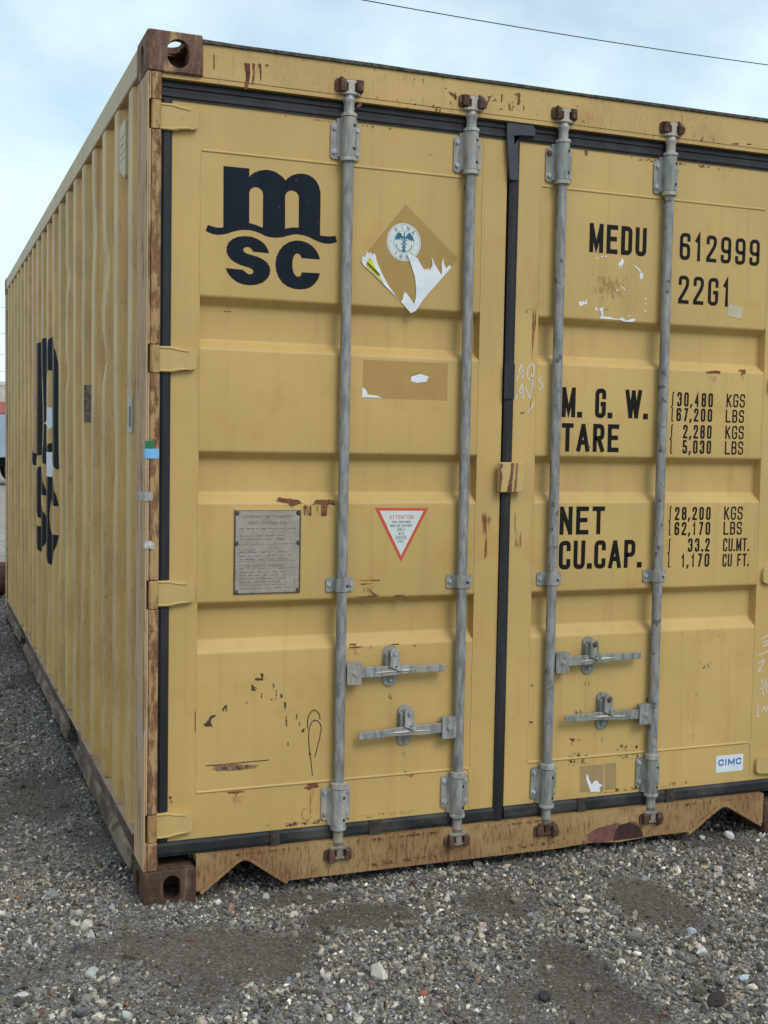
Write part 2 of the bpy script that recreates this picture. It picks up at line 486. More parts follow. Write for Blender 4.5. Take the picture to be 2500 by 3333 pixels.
D = {'braces': [[(1.8496, 1.609), (1.8448, 1.6066), (1.8439, 1.5625), (1.8395, 1.5577), (1.8442, 1.5521), (1.8432, 1.5105), (1.8489, 1.5068)], [(1.8486, 1.4964), (1.8442, 1.4932), (1.8435, 1.4505), (1.8377, 1.4454), (1.8431, 1.441), (1.8425, 1.3983), (1.8483, 1.3936)], [(1.8533, 1.2079), (1.8485, 1.2047), (1.8486, 1.1617), (1.8439, 1.1563), (1.8486, 1.1522), (1.8479, 1.1091), (1.8533, 1.1055)],
            [(1.8537, 1.094), (1.8493, 1.0915), (1.8494, 1.0468), (1.8435, 1.0431), (1.849, 1.0388), (1.8479, 0.9956), (1.8545, 0.9923)]],
 'chalk': [[(1.2293, 1.6248), (1.245, 1.6858), (1.2539, 1.6339)], [(1.2336, 1.6497), (1.2564, 1.6549)], [(1.2824, 1.6856), (1.2686, 1.6675), (1.2674, 1.6399), (1.2821, 1.6294), (1.2922, 1.6463), (1.2932, 1.6794), (1.2824, 1.6856)], [(1.2846, 1.6515), (1.2886, 1.6213)], [(1.2266, 1.5642), (1.2512, 1.62), (1.2557, 1.5678)], [(1.2334, 1.5864), (1.2582, 1.5899)],
           [(1.264, 1.6067), (1.282, 1.5658), (1.2886, 1.6213)], [(1.3224, 1.6446), (1.3114, 1.6331), (1.3264, 1.617), (1.3285, 1.6088), (1.3142, 1.6)], [(1.2966, 1.5568), (1.2769, 1.5214)]],
 'chalk2': [[(2.2615, 0.7169), (2.2823, 0.7297), (2.2896, 0.7274)], [(2.2716, 0.7048), (2.2903, 0.7117)], [(2.2675, 0.6893), (2.2917, 0.6999)], [(2.2499, 0.6589), (2.293, 0.6724)], [(2.2536, 0.6274), (2.2742, 0.644), (2.277, 0.634), (2.2478, 0.5964), (2.2688, 0.6051)], [(2.2679, 0.5718), (2.2802, 0.5082)], [(2.2846, 0.5709), (2.2942, 0.5152)], [(2.2601, 0.533), (2.2985, 0.5465)],
            [(2.2577, 0.4782), (2.255, 0.4312), (2.2668, 0.4324)], [(2.2758, 0.4456), (2.2841, 0.4726), (2.2925, 0.4444), (2.3018, 0.4714)]],
 'cimc': [(2.077, 0.2997), (2.197, 0.296), (2.2005, 0.2347), (2.0805, 0.2371)],
 'cimc_t': ('CIMC', 2.0888, 0.2576, 2.1892, 0.0235),
 'diamond': [(0.822, 2.1692), (1.0078, 2.0116), (0.8769, 1.8555), (0.8464, 1.828), (0.6698, 1.9762), (0.6937, 2.0082)],
 'handmark': [(1.4501, 0.449), (1.4586, 0.5017), (1.4648, 0.5161), (1.4778, 0.5301), (1.488, 0.5265), (1.4936, 0.5083), (1.5121, 0.5086), (1.5192, 0.4977), (1.5418, 0.532), (1.5463, 0.4959), (1.534, 0.455), (1.514, 0.4474), (1.4871, 0.4464)],
 'logo_c': [(0.5397, 1.9756), (0.5348, 1.9908), (0.5264, 2.0032), (0.5138, 2.0152), (0.4972, 2.0238), (0.4781, 2.028), (0.459, 2.0273), (0.4401, 2.0213), (0.4227, 2.0097), (0.4094, 1.9933), (0.4008, 1.9734), (0.3978, 1.9527), (0.4002, 1.9323), (0.4077, 1.9135), (0.4201, 1.8976), (0.4364, 1.887), (0.4555, 1.8812), (0.4774, 1.8803), (0.4965, 1.883), (0.5129, 1.8905), (0.5265, 1.9031),
            (0.5359, 1.918), (0.5406, 1.9335), (0.4813, 1.9326), (0.4803, 1.9261), (0.4768, 1.9207), (0.47, 1.9181), (0.4632, 1.9198), (0.4563, 1.9283), (0.4528, 1.9397), (0.4513, 1.9538), (0.4522, 1.9668), (0.455, 1.9786), (0.4601, 1.9862), (0.4663, 1.989), (0.4726, 1.9876), (0.4773, 1.9828), (0.4807, 1.9758)],
 'logo_h1': [(0.3145, 2.0683), (0.3135, 2.1574), (0.3155, 2.1651), (0.3194, 2.171), (0.3259, 2.1752), (0.3338, 2.1769), (0.3418, 2.1761), (0.3485, 2.1727), (0.3538, 2.1666), (0.3566, 2.1587), (0.357, 2.0578), (0.3458, 2.0612), (0.3298, 2.0658)],
 'logo_h2': [(0.4269, 2.0601), (0.4256, 2.1573), (0.428, 2.1651), (0.4327, 2.172), (0.4394, 2.1759), (0.4475, 2.1771), (0.4557, 2.1758), (0.4625, 2.1721), (0.4674, 2.1661), (0.4695, 2.1586), (0.4702, 2.0669), (0.4558, 2.0667), (0.4422, 2.0646)],
 'logo_m': [(0.2339, 2.2298), (0.3129, 2.23), (0.3132, 2.2046), (0.3176, 2.2108), (0.3281, 2.2194), (0.3439, 2.2267), (0.3624, 2.231), (0.3783, 2.2313), (0.3944, 2.2278), (0.4092, 2.2203), (0.4201, 2.2124), (0.4264, 2.2051), (0.4349, 2.2143), (0.4483, 2.2233), (0.4644, 2.2289), (0.4807, 2.231), (0.4971, 2.2292), (0.5122, 2.223), (0.5247, 2.2125), (0.5331, 2.1991), (0.538, 2.1828),
            (0.5391, 2.1648), (0.5389, 2.0495), (0.5464, 2.0483), (0.563, 2.0475), (0.5769, 2.0494), (0.5888, 2.0521), (0.5947, 2.0338), (0.5828, 2.0287), (0.5689, 2.0258), (0.5523, 2.0259), (0.5356, 2.0293), (0.519, 2.035), (0.5025, 2.0415), (0.486, 2.0454), (0.4669, 2.047), (0.4506, 2.0447), (0.4344, 2.0396), (0.4183, 2.0342), (0.3995, 2.0313), (0.3808, 2.0313), (0.3647, 2.0342),
            (0.3487, 2.0406), (0.3327, 2.0454), (0.3168, 2.0475), (0.2984, 2.0468), (0.28, 2.0438), (0.2644, 2.0388), (0.2488, 2.0325), (0.2358, 2.0284), (0.2203, 2.026), (0.2047, 2.0268), (0.1918, 2.0305), (0.1815, 2.035), (0.1885, 2.0528), (0.1994, 2.0494), (0.2123, 2.0472), (0.2252, 2.0472), (0.2351, 2.049)],
 'logo_s': [(0.3773, 1.9828), (0.3732, 1.9945), (0.3664, 2.0055), (0.3556, 2.0149), (0.3409, 2.0227), (0.3223, 2.0281), (0.3012, 2.0285), (0.2802, 2.0251), (0.2633, 2.0167), (0.2516, 2.0057), (0.246, 1.9927), (0.2456, 1.9788), (0.2494, 1.9677), (0.2586, 1.9569), (0.2705, 1.9489), (0.2863, 1.9424), (0.3048, 1.9381), (0.318, 1.9349), (0.326, 1.9311), (0.3293, 1.925), (0.3267, 1.9184),
            (0.3196, 1.9154), (0.3116, 1.9167), (0.3036, 1.922), (0.2957, 1.9278), (0.244, 1.9289), (0.2473, 1.9195), (0.2539, 1.9098), (0.2645, 1.8991), (0.279, 1.8899), (0.2975, 1.8842), (0.3186, 1.8827), (0.3398, 1.8861), (0.3584, 1.8937), (0.3716, 1.9048), (0.3795, 1.9181), (0.382, 1.9311), (0.3791, 1.9437), (0.371, 1.9547), (0.3589, 1.9628), (0.3442, 1.9689), (0.3256, 1.9731),
            (0.311, 1.9759), (0.3004, 1.9802), (0.2964, 1.9863), (0.2989, 1.9928), (0.3055, 1.9963), (0.3147, 1.9965), (0.3227, 1.992), (0.3281, 1.984)],
 'loops': [[(0.5205, 0.5108), (0.5201, 0.5407), (0.5255, 0.5566), (0.5352, 0.5668), (0.5422, 0.5691), (0.5522, 0.563), (0.5603, 0.5516), (0.561, 0.5379)], [(0.5388, 0.3593), (0.5333, 0.4063), (0.5271, 0.445), (0.5236, 0.4888), (0.5261, 0.5131), (0.5343, 0.5316), (0.5455, 0.5376), (0.5583, 0.5299), (0.5671, 0.5129), (0.5606, 0.4751), (0.5539, 0.4483), (0.5458, 0.4175)],
           [(0.5199, 0.2543), (0.5087, 0.2526), (0.5033, 0.2367), (0.5119, 0.2194), (0.5261, 0.2166), (0.5373, 0.2279)]],
 'medu_res': [(1.4994, 2.0494), (1.6176, 2.0598), (1.7158, 2.0285), (1.7376, 1.9531), (1.7359, 1.8678), (1.6789, 1.8566), (1.5657, 1.8586), (1.4544, 1.8724), (1.4164, 1.9255), (1.4303, 1.9894)],
 'medu_tape': [(2.0676, 1.9276), (2.1305, 1.9205), (2.1236, 1.8777), (2.0572, 1.8847)],
 'medu_w': [[(1.6097, 2.0153), (1.6084, 2.0392), (1.6157, 2.0437), (1.6211, 2.0581), (1.6285, 2.0486), (1.6266, 2.0345), (1.6219, 2.0342), (1.6224, 2.0202), (1.62, 2.021), (1.6185, 2.0329), (1.6127, 2.0295), (1.6115, 2.0174)],
            [(1.6702, 2.0375), (1.6823, 2.0313), (1.6945, 2.0231), (1.6998, 2.0093), (1.7079, 2.0139), (1.7072, 1.9997), (1.7028, 1.9893), (1.6944, 1.9928), (1.6929, 2.0008), (1.695, 2.009), (1.6899, 2.0187), (1.6826, 2.0243), (1.6716, 2.0326)],
            [(1.4581, 1.9003), (1.4718, 1.9011), (1.4822, 1.8998), (1.4876, 1.912), (1.4898, 1.9002), (1.4872, 1.8881), (1.4835, 1.8959), (1.4722, 1.8893), (1.4632, 1.8838), (1.4573, 1.8914)], [(1.5196, 1.882), (1.53, 1.8836), (1.5292, 1.8736), (1.5222, 1.8752)],
            [(1.5383, 1.8791), (1.5439, 1.8854), (1.5544, 1.885), (1.5511, 1.8778), (1.5537, 1.868), (1.553, 1.8549), (1.5775, 1.8552), (1.6011, 1.8505), (1.6175, 1.8504), (1.6267, 1.8569), (1.6363, 1.8524), (1.6436, 1.8457), (1.6694, 1.8541), (1.6789, 1.8556), (1.6815, 1.8487), (1.671, 1.8431), (1.639, 1.8424), (1.62, 1.8475), (1.566, 1.8476), (1.5381, 1.8481), (1.546, 1.8556), (1.5455, 1.8715),
             (1.5396, 1.8742)],
            [(1.5178, 2.0484), (1.5223, 2.0515), (1.5275, 2.0502), (1.5235, 2.0456)], [(1.5384, 2.0558), (1.5429, 2.0589), (1.5481, 2.0577), (1.544, 2.053)], [(1.5534, 2.0576), (1.558, 2.0608), (1.5631, 2.0595), (1.5591, 2.0549)], [(1.6002, 1.9457), (1.6048, 1.9488), (1.61, 1.9475), (1.606, 1.9428)], [(1.6222, 1.957), (1.6268, 1.9601), (1.632, 1.9589), (1.6279, 1.9542)],
            [(1.6306, 1.951), (1.6352, 1.954), (1.6405, 1.9528), (1.6364, 1.9481)], [(1.7147, 1.9244), (1.7194, 1.9275), (1.7247, 1.9262), (1.7205, 1.9215)], [(1.7164, 1.9083), (1.7211, 1.9114), (1.7264, 1.9101), (1.7223, 1.9054)], [(1.7149, 1.8829), (1.7196, 1.886), (1.7249, 1.8847), (1.7208, 1.88)], [(1.6514, 1.8622), (1.656, 1.8653), (1.6613, 1.864), (1.6571, 1.8593)]],
 'paper': [(0.6771, 1.9944), (0.6858, 1.9938), (0.695, 2.0121), (0.6992, 2.0036), (0.7059, 2.0104), (0.7088, 2.0017), (0.7183, 2.0075), (0.7225, 2.0002), (0.7269, 1.9828), (0.7355, 1.9656), (0.7497, 1.9386), (0.7682, 1.9093), (0.7866, 1.8874), (0.8008, 1.8704), (0.8113, 1.8612), (0.8176, 1.8713), (0.8188, 1.8817), (0.8241, 1.8948), (0.8312, 1.8888), (0.8398, 1.8778), (0.8499, 1.8655),
           (0.8542, 1.8593), (0.8571, 1.8595), (0.8623, 1.8791), (0.8623, 1.9074), (0.8598, 1.9304), (0.8553, 1.9481), (0.8463, 1.9732), (0.8375, 1.9931), (0.8302, 2.0079), (0.8344, 2.0108), (0.8456, 2.0116), (0.8569, 2.0047), (0.8654, 2.0027), (0.8741, 1.9879), (0.8901, 1.9659), (0.8942, 1.9726), (0.8986, 1.9665), (0.9041, 1.9746), (0.9071, 1.9657), (0.9168, 1.9806), (0.9165, 1.9935),
           (0.9128, 2.0061), (0.9162, 2.0064), (0.9251, 1.9889), (0.9369, 1.9716), (0.9501, 1.9544), (0.9511, 1.9726), (0.9479, 1.9905), (0.9546, 2.0091), (0.957, 1.9937), (0.9654, 1.9762), (0.9724, 1.9844), (0.9766, 1.9899), (0.984, 1.9813), (0.9239, 1.9139), (0.8906, 1.8757), (0.8768, 1.8568), (0.8632, 1.8367), (0.8464, 1.828), (0.8293, 1.8438), (0.798, 1.8727), (0.7558, 1.9085),
           (0.7167, 1.9415), (0.6835, 1.9671), (0.676, 1.9792)],
 'plate': [(0.284, 1.1982), (0.4861, 1.1992), (0.4862, 0.946), (0.2841, 0.946)],
 'res1': [(1.5097, 0.31), (1.6058, 0.3072), (1.6078, 0.2072), (1.5126, 0.216)],
 'res2': [(1.6105, 0.3095), (1.6568, 0.3083), (1.6599, 0.213), (1.6136, 0.2146)],
 'res_w': [(1.5383, 0.2789), (1.5444, 0.2732), (1.5478, 0.2598), (1.5604, 0.2378), (1.566, 0.2488), (1.5807, 0.2527), (1.59, 0.2404), (1.6034, 0.2329), (1.5905, 0.2246), (1.5939, 0.2111), (1.5564, 0.2135), (1.5486, 0.2336), (1.5371, 0.2607)],
 'rina_c': [(0.8174, 2.0496), (0.7601, 2.0453), (0.8762, 2.0541), (0.8162, 2.1089), (0.8186, 1.9902)],
 'scar': [[(0.183, 0.5495), (0.1948, 0.5513), (0.2104, 0.5726), (0.2302, 0.5804), (0.229, 0.5739), (0.2119, 0.5619), (0.2106, 0.5528), (0.2187, 0.5338), (0.2028, 0.5362), (0.1922, 0.5422)], [(0.3647, 0.6955), (0.3783, 0.7001), (0.3784, 0.6867), (0.373, 0.6844), (0.3772, 0.6761), (0.3718, 0.6698), (0.3432, 0.6767), (0.354, 0.6828), (0.3689, 0.6806)],
          [(0.2434, 0.5901), (0.2526, 0.6014), (0.2606, 0.6075), (0.2625, 0.5981), (0.2595, 0.5798), (0.2554, 0.5933), (0.2488, 0.5832)], [(0.3326, 0.6574), (0.3392, 0.6663), (0.3434, 0.6568), (0.3598, 0.6478), (0.3449, 0.6487), (0.3545, 0.6388), (0.3368, 0.6439)], [(0.4047, 0.6639), (0.4117, 0.6528), (0.4104, 0.6448), (0.4049, 0.6438), (0.4075, 0.653)],
          [(0.4145, 0.6473), (0.4194, 0.6464), (0.418, 0.6256), (0.4151, 0.6003), (0.4153, 0.6258)], [(0.4298, 0.6302), (0.4382, 0.6217), (0.437, 0.6123), (0.43, 0.6141)], [(0.4412, 0.6054), (0.4481, 0.6036), (0.4499, 0.5765), (0.4451, 0.5782)], [(0.4465, 0.5606), (0.4515, 0.5602), (0.4542, 0.5196), (0.4506, 0.5198)], [(0.3971, 0.6081), (0.4052, 0.617), (0.4067, 0.6089)],
          [(0.3197, 0.6011), (0.3244, 0.6127), (0.3255, 0.6087), (0.3218, 0.6009)], [(0.3669, 0.618), (0.3703, 0.6365), (0.3725, 0.6337), (0.3689, 0.6153)], [(0.4541, 0.4655), (0.4581, 0.4747), (0.4596, 0.4678), (0.457, 0.4572)], [(0.4996, 0.5041), (0.5051, 0.5119), (0.5162, 0.5152), (0.5039, 0.4957)], [(0.4821, 0.5568), (0.4862, 0.5633), (0.4851, 0.5404), (0.4823, 0.5433)],
          [(0.4921, 0.5372), (0.4964, 0.5288), (0.4952, 0.518), (0.4914, 0.5291)]],
 'scratch': [(0.188, 0.4187), (0.1959, 0.422), (0.292, 0.4161), (0.3571, 0.4073), (0.3927, 0.4027), (0.3518, 0.3983), (0.3084, 0.3926), (0.2493, 0.3923), (0.1908, 0.3973)],
 'stains': {'grv': [[(0.6508, 0.7743), (0.6847, 0.7741), (0.6834, 0.7689), (0.6531, 0.7708)], [(0.651, 0.7626), (0.6724, 0.7655), (0.7098, 0.7624), (0.6836, 0.7597), (0.656, 0.7597)], [(0.7896, 0.7653), (0.8121, 0.7683), (0.832, 0.7687), (0.8292, 0.7635), (0.8066, 0.7627)], [(0.8707, 0.759), (0.8893, 0.76), (0.8879, 0.7563), (0.8736, 0.757)],
                    [(0.7274, 0.7629), (0.7307, 0.7615), (0.7298, 0.7536), (0.7275, 0.7563)]],
            'head3': [[(0.286, 2.5303), (0.3052, 2.5318), (0.3056, 2.4979), (0.3009, 2.4584), (0.2898, 2.4522), (0.2929, 2.4963)], [(0.3113, 2.5326), (0.3205, 2.5328), (0.3198, 2.5045), (0.3136, 2.4697), (0.31, 2.4717), (0.3157, 2.504)], [(0.3307, 2.5341), (0.3389, 2.5342), (0.3413, 2.5072), (0.339, 2.4777), (0.3351, 2.5064)],
                      [(0.3522, 2.5354), (0.3625, 2.5353), (0.359, 2.528), (0.3533, 2.5282)]],
            'low': [[(0.5202, 0.3364), (0.5385, 0.3375), (0.5669, 0.3349), (0.5658, 0.3158), (0.5416, 0.3208), (0.5389, 0.3114), (0.5247, 0.3141), (0.5021, 0.3243), (0.5217, 0.3253)], [(0.2606, 0.3327), (0.2874, 0.3343), (0.3253, 0.3295), (0.3091, 0.3243), (0.2929, 0.3244), (0.2917, 0.3112), (0.2889, 0.3235), (0.266, 0.3269)],
                    [(0.1616, 0.5994), (0.1668, 0.5978), (0.1664, 0.5572), (0.1662, 0.5152), (0.1596, 0.5131), (0.1606, 0.555)], [(0.1646, 0.4496), (0.1681, 0.4441), (0.1673, 0.3782), (0.1652, 0.3811)]],
            'mid': [[(0.4005, 1.2459), (0.4433, 1.2363), (0.472, 1.2342), (0.5046, 1.2237), (0.4794, 1.2203), (0.458, 1.2101), (0.4435, 1.2253), (0.4149, 1.2294)], [(0.5191, 1.2237), (0.5372, 1.232), (0.5736, 1.2361), (0.6135, 1.227), (0.6123, 1.213), (0.5813, 1.218), (0.5667, 1.2131), (0.5446, 1.2202), (0.5265, 1.2167)],
                    [(0.6713, 0.925), (0.7128, 0.9266), (0.7583, 0.9266), (0.7623, 0.92), (0.7129, 0.9194)], [(0.7139, 0.9501), (0.7353, 0.9352), (0.7584, 0.9252), (0.7317, 0.9281)], [(0.8005, 0.9239), (0.8468, 0.9282), (0.8448, 0.9124), (0.8238, 0.916)], [(0.678, 0.9773), (0.7689, 0.9764), (0.7423, 0.9728)], [(0.6857, 0.9651), (0.7424, 0.9657), (0.6971, 0.9612)],
                    [(0.2361, 1.8015), (0.2689, 1.802), (0.2484, 1.7969)]],
            'r1': [[(1.4596, 0.4112), (1.4882, 0.4076), (1.4901, 0.4), (1.4769, 0.3951), (1.4699, 0.403)], [(1.495, 0.4056), (1.5154, 0.3996), (1.5149, 0.3951), (1.5002, 0.4022)], [(1.7751, 0.537), (1.779, 0.5261), (1.7771, 0.511), (1.7724, 0.5143)], [(1.3058, 0.4812), (1.3239, 0.4762), (1.324, 0.4726), (1.3011, 0.4757)]],
            'r2': [[(1.9674, 1.6824), (2.0025, 1.6884), (2.0523, 1.6914), (2.0492, 1.6795), (1.9817, 1.677)], [(2.1095, 1.6983), (2.1565, 1.7013), (2.1535, 1.6863), (2.125, 1.6734), (2.1352, 1.6886)], [(1.4617, 2.4068), (1.4778, 2.4029), (1.4771, 2.3836), (1.4655, 2.3852)]]},
 'tape_in': [(0.8205, 1.6752), (0.9169, 1.6756), (0.9165, 1.5824), (0.8238, 1.5837)],
 'tape_res': [(0.6885, 1.6748), (0.9795, 1.6745), (0.9799, 1.5542), (0.6853, 1.5542)],
 'tape_w1': [(0.6862, 1.5877), (0.6975, 1.5811), (0.7053, 1.5653), (0.7316, 1.5633), (0.7544, 1.5562), (0.6853, 1.5563)],
 'tape_w2': [(0.8521, 1.627), (0.8828, 1.6366), (0.9124, 1.6292), (0.905, 1.6126), (0.8718, 1.6079), (0.8509, 1.6129)],
 'text_big': [('MEDU', 1.4922, 2.0683, 1.7175, 0.0969), ('612999', 1.8536, 2.0684, 2.1925, 0.0931), ('22G1', 1.8537, 1.9173, 2.0703, 0.097), ('M. G. W.', 1.4032, 1.5112, 1.7401, 0.1006), ('TARE', 1.4052, 1.3957, 1.6297, 0.0954), ('NET', 1.4064, 1.1131, 1.5821, 0.0956), ('CU.CAP.', 1.4062, 0.9945, 1.7334, 0.0978)],
 'text_small': [('30,480', 1.8627, 1.5598, 2.013, 0.0498), ('67,200', 1.8616, 1.5078, 2.012, 0.0467), ('2,280', 1.8914, 1.4478, 2.0117, 0.0482), ('5,030', 1.8916, 1.3945, 2.0119, 0.0476), ('28,200', 1.8682, 1.1589, 2.0194, 0.0469), ('62,170', 1.8684, 1.1055, 2.0196, 0.0467), ('33.2', 1.9276, 1.0459, 2.02, 0.048), ('1,170', 1.9011, 0.9914, 2.0203, 0.0476), ('KGS', 2.0718, 1.5622, 2.1514, 0.0481),
                ('LBS', 2.0701, 1.5077, 2.1497, 0.0459), ('KGS', 2.071, 1.4487, 2.151, 0.0476), ('LBS', 2.0713, 1.3934, 2.1506, 0.0477), ('KGS', 2.0778, 1.1587, 2.1586, 0.0481), ('LBS', 2.0772, 1.1049, 2.1569, 0.0472), ('CU.MT.', 2.0777, 1.0448, 2.1913, 0.0473), ('CU FT.', 2.0776, 0.9897, 2.1925, 0.046)],
 'tri_i': [(0.7511, 1.198), (0.9039, 1.1968), (0.8275, 1.0526)],
 'tri_o': [(0.7355, 1.2071), (0.9201, 1.2056), (0.8279, 1.0337)],
 'yellow': [(0.7026, 1.995), (0.7119, 1.9817), (0.7359, 1.9403), (0.7529, 1.9134), (0.6917, 1.9651), (0.6955, 1.9806)],
 'yline': [(0.6929, 1.9766), (0.7359, 1.9403)]}

# ================================================================== ground
def ground_h(x, y):
    x = np.asarray(x, float); y = np.asarray(y, float)
    h = -0.012 + 0.030 * (fbm(x * 1.6 + 40, y * 1.6 + 11, 3) - 0.5) + 0.016 * (fbm(x * 6 + 3, y * 6 + 8, 2) - 0.5)
    h = h + 0.024 * np.exp(-(((x - 0.02) / 0.30) ** 2 + ((y + 0.02) / 0.26) ** 2))        # gravel heaped round the corner casting
    h = h + 0.014 * np.exp(-(((x - 1.2) / 0.9) ** 2 + ((y + 0.02) / 0.15) ** 2))
    h = h - 0.012 * smoothstep(0.10, 0.5, y) * smoothstep(0.0, 0.1, x) * (1 - smoothstep(2.4, 2.6, x))
    far = smoothstep(9, 25, np.hypot(x - 1, y))
    return h * (1 - far) - 0.01 * far

def axis_pts(lo, hi, step, out):
    a = np.arange(lo, hi + 1e-6, step)
    g = [step * 1.6]
    while sum(g) < out: g.append(g[-1] * 1.5)
    c = np.cumsum(g)
    return np.concatenate([(lo - c)[::-1], a, hi + c])
gx = axis_pts(-2.2, 4.0, 0.035, 500)
gy = axis_pts(-2.6, 7.5, 0.035, 700)
XX, YY = np.meshgrid(gx, gy)
ZZ = ground_h(XX, YY)
nx_, ny_ = len(gx), len(gy)
gv = np.stack([XX.ravel(), YY.ravel(), ZZ.ravel()], 1)
ii = np.arange(nx_ * ny_).reshape(ny_, nx_)
gf = np.stack([ii[:-1, :-1].ravel(), ii[:-1, 1:].ravel(), ii[1:, 1:].ravel(), ii[1:, :-1].ravel()], 1)

def dirt_mask(x, y):
    """1 = stony, 0 = trodden dirt with few stones"""
    m = smoothstep(0.22, 0.44, fbm(x * 1.9 + 13, y * 1.9 + 57, 4))
    wob = 0.55 * (fbm(x * 7 + 3, y * 7 + 9, 3) - 0.5) * 2
    for (px, py, rx, ry, a) in ((0.26, -0.37, 0.20, 0.15, 1.0), (0.62, -0.22, 0.19, 0.09, 0.95), (1.52, -0.42, 0.13, 0.26, 0.95), (1.02, -0.83, 0.13, 0.30, 0.95), (-0.18, 1.36, 0.16, 0.40, 0.95), (0.45, -0.04, 0.22, 0.07, 0.75), (-0.05, 0.75, 0.08, 0.20, 0.7)):
        d_ = ((x - px) / rx) ** 2 + ((y - py) / ry) ** 2 + wob
        m = m * (1 - a * (1 - smoothstep(0.15, 1.5, d_)))
    for (px, py, rx, ry) in ((-0.25, -0.50, 0.28, 0.22), (1.42, -0.85, 0.24, 0.25), (1.85, -0.45, 0.20, 0.25), (2.1, -0.25, 0.3, 0.2), (0.12, -0.10, 0.20, 0.10), (1.25, -0.32, 0.13, 0.15), (0.44, -0.80, 0.26, 0.12)):
        m = np.maximum(m, 0.95 * np.exp(-(((x - px) / rx) ** 2 + ((y - py) / ry) ** 2)))
    return m
g = NT('gravel_dirt')
big = g.noise(1.3, 4, 0.6, loc=(1, 2, 0))
c1 = g.mix(g.mr(big, 0.35, 0.65), (0.058, 0.041, 0.029), (0.092, 0.069, 0.051))
v1 = g.voro(150, out='Color'); s1 = g.sep(v1)
grain = g.mix(g.mr(s1[0], 0.0, 1.0, smooth=False), (0.050, 0.046, 0.040), (0.29, 0.275, 0.25))
grain = g.mix(g.mr(s1[1], 0.90, 0.95), grain, (0.40, 0.385, 0.35))
ga = g.n('ShaderNodeAttribute'); ga.attribute_name = 'stony'
c1 = g.mix(g.mr(ga.outputs['Fac'], 0.15, 0.8, 0.28, 0.75), c1, grain)
pz = g.sep(g.pos())
farm = g.mr(pz[1], 8.0, 13.0)
c1 = g.mix(farm, c1, g.mix(g.mr(g.noise(9, 5, 0.7), 0.3, 0.7), (0.20, 0.17, 0.14), (0.42, 0.385, 0.34)))
dist = g.voro(150, out='Distance')
n = g.bump(dist, 0.5, -0.004)
n = g.bump(g.noise(45, 4, 0.7), 0.6, 0.006, n)
M_DIRT = g.done(c1, 0.9, n, spec=0.25)
XXg, YYg = XX, YY
me = bpy.data.meshes.new('ground')
me.from_pydata(gv.tolist(), [], gf.tolist())
me.materials.append(M_DIRT)
me.polygons.foreach_set('use_smooth', [True] * len(me.polygons))
sa = me.attributes.new('stony', 'FLOAT', 'POINT')
sa.data.foreach_set('value', dirt_mask(XXg, YYg).ravel().astype(np.float32))
ground = link(bpy.data.objects.new('ground', me))
tag(ground, kind='structure')

# ---- gravel: crushed stone, one object nobody could count
def ico(sub):
    bm = bmesh.new()
    bmesh.ops.create_icosphere(bm, subdivisions=sub, radius=1)
    v = np.array([p.co[:] for p in bm.verts]); f = np.array([[q.index for q in fc.verts] for fc in bm.faces])
    bm.free()
    return v, f
def rock_shapes(sub, count, seed):
    """finely cut stones for the ones seen large"""
    r = np.random.default_rng(seed)
    v, f = ico(sub)
    out = []
    for k in range(count):
        w = v.copy()
        for _ in range(11):                                   # chop with random planes: broken faces
            d = r.normal(size=3); d /= np.linalg.norm(d)
            t = r.uniform(0.42, 0.85)
            p = w @ d
            w = w - np.outer(np.maximum(p - t, 0), d) * 0.97
        w *= 1 + r.uniform(-0.04, 0.04, (len(w), 1))
        w *= np.array([1, r.uniform(0.65, 0.95), r.uniform(0.45, 0.8)])
        out.append(w)
    return np.array(out), f
def shards(count, npts, seed):
    """angular chips: hulls of a few random points"""
    r = np.random.default_rng(seed)
    out = []
    for k in range(count):
        p = r.normal(size=(npts, 3)); p /= np.linalg.norm(p, axis=1)[:, None]
        p *= r.uniform(0.82, 1.08, (npts, 1)) * np.array([1, r.uniform(0.6, 0.95), r.uniform(0.45, 0.8)])
        bm = bmesh.new()
        vs_ = [bm.verts.new(q) for q in p]
        bmesh.ops.convex_hull(bm, input=vs_)
        for v in [v for v in bm.verts if not v.link_faces]: bm.verts.remove(v)
        bmesh.ops.triangulate(bm, faces=bm.faces)
        bm.verts.index_update()
        out.append((np.array([v.co[:] for v in bm.verts]), np.array([[q.index for q in f_.verts] for f_ in bm.faces])))
        bm.free()
    return out

PAL = np.array([(0.150, 0.145, 0.138), (0.215, 0.208, 0.196), (0.090, 0.087, 0.083), (0.31, 0.30, 0.28), (0.135, 0.118, 0.098), (0.245, 0.220, 0.185),
                (0.055, 0.056, 0.060), (0.155, 0.168, 0.190), (0.44, 0.42, 0.38), (0.33, 0.28, 0.21), (0.60, 0.58, 0.54), (0.075, 0.058, 0.046), (0.25, 0.14, 0.10)])
PW = np.array([18, 17, 16, 11, 12, 9, 9, 8, 6.0, 3.0, 2.4, 8, 0.8]); PW /= PW.sum()

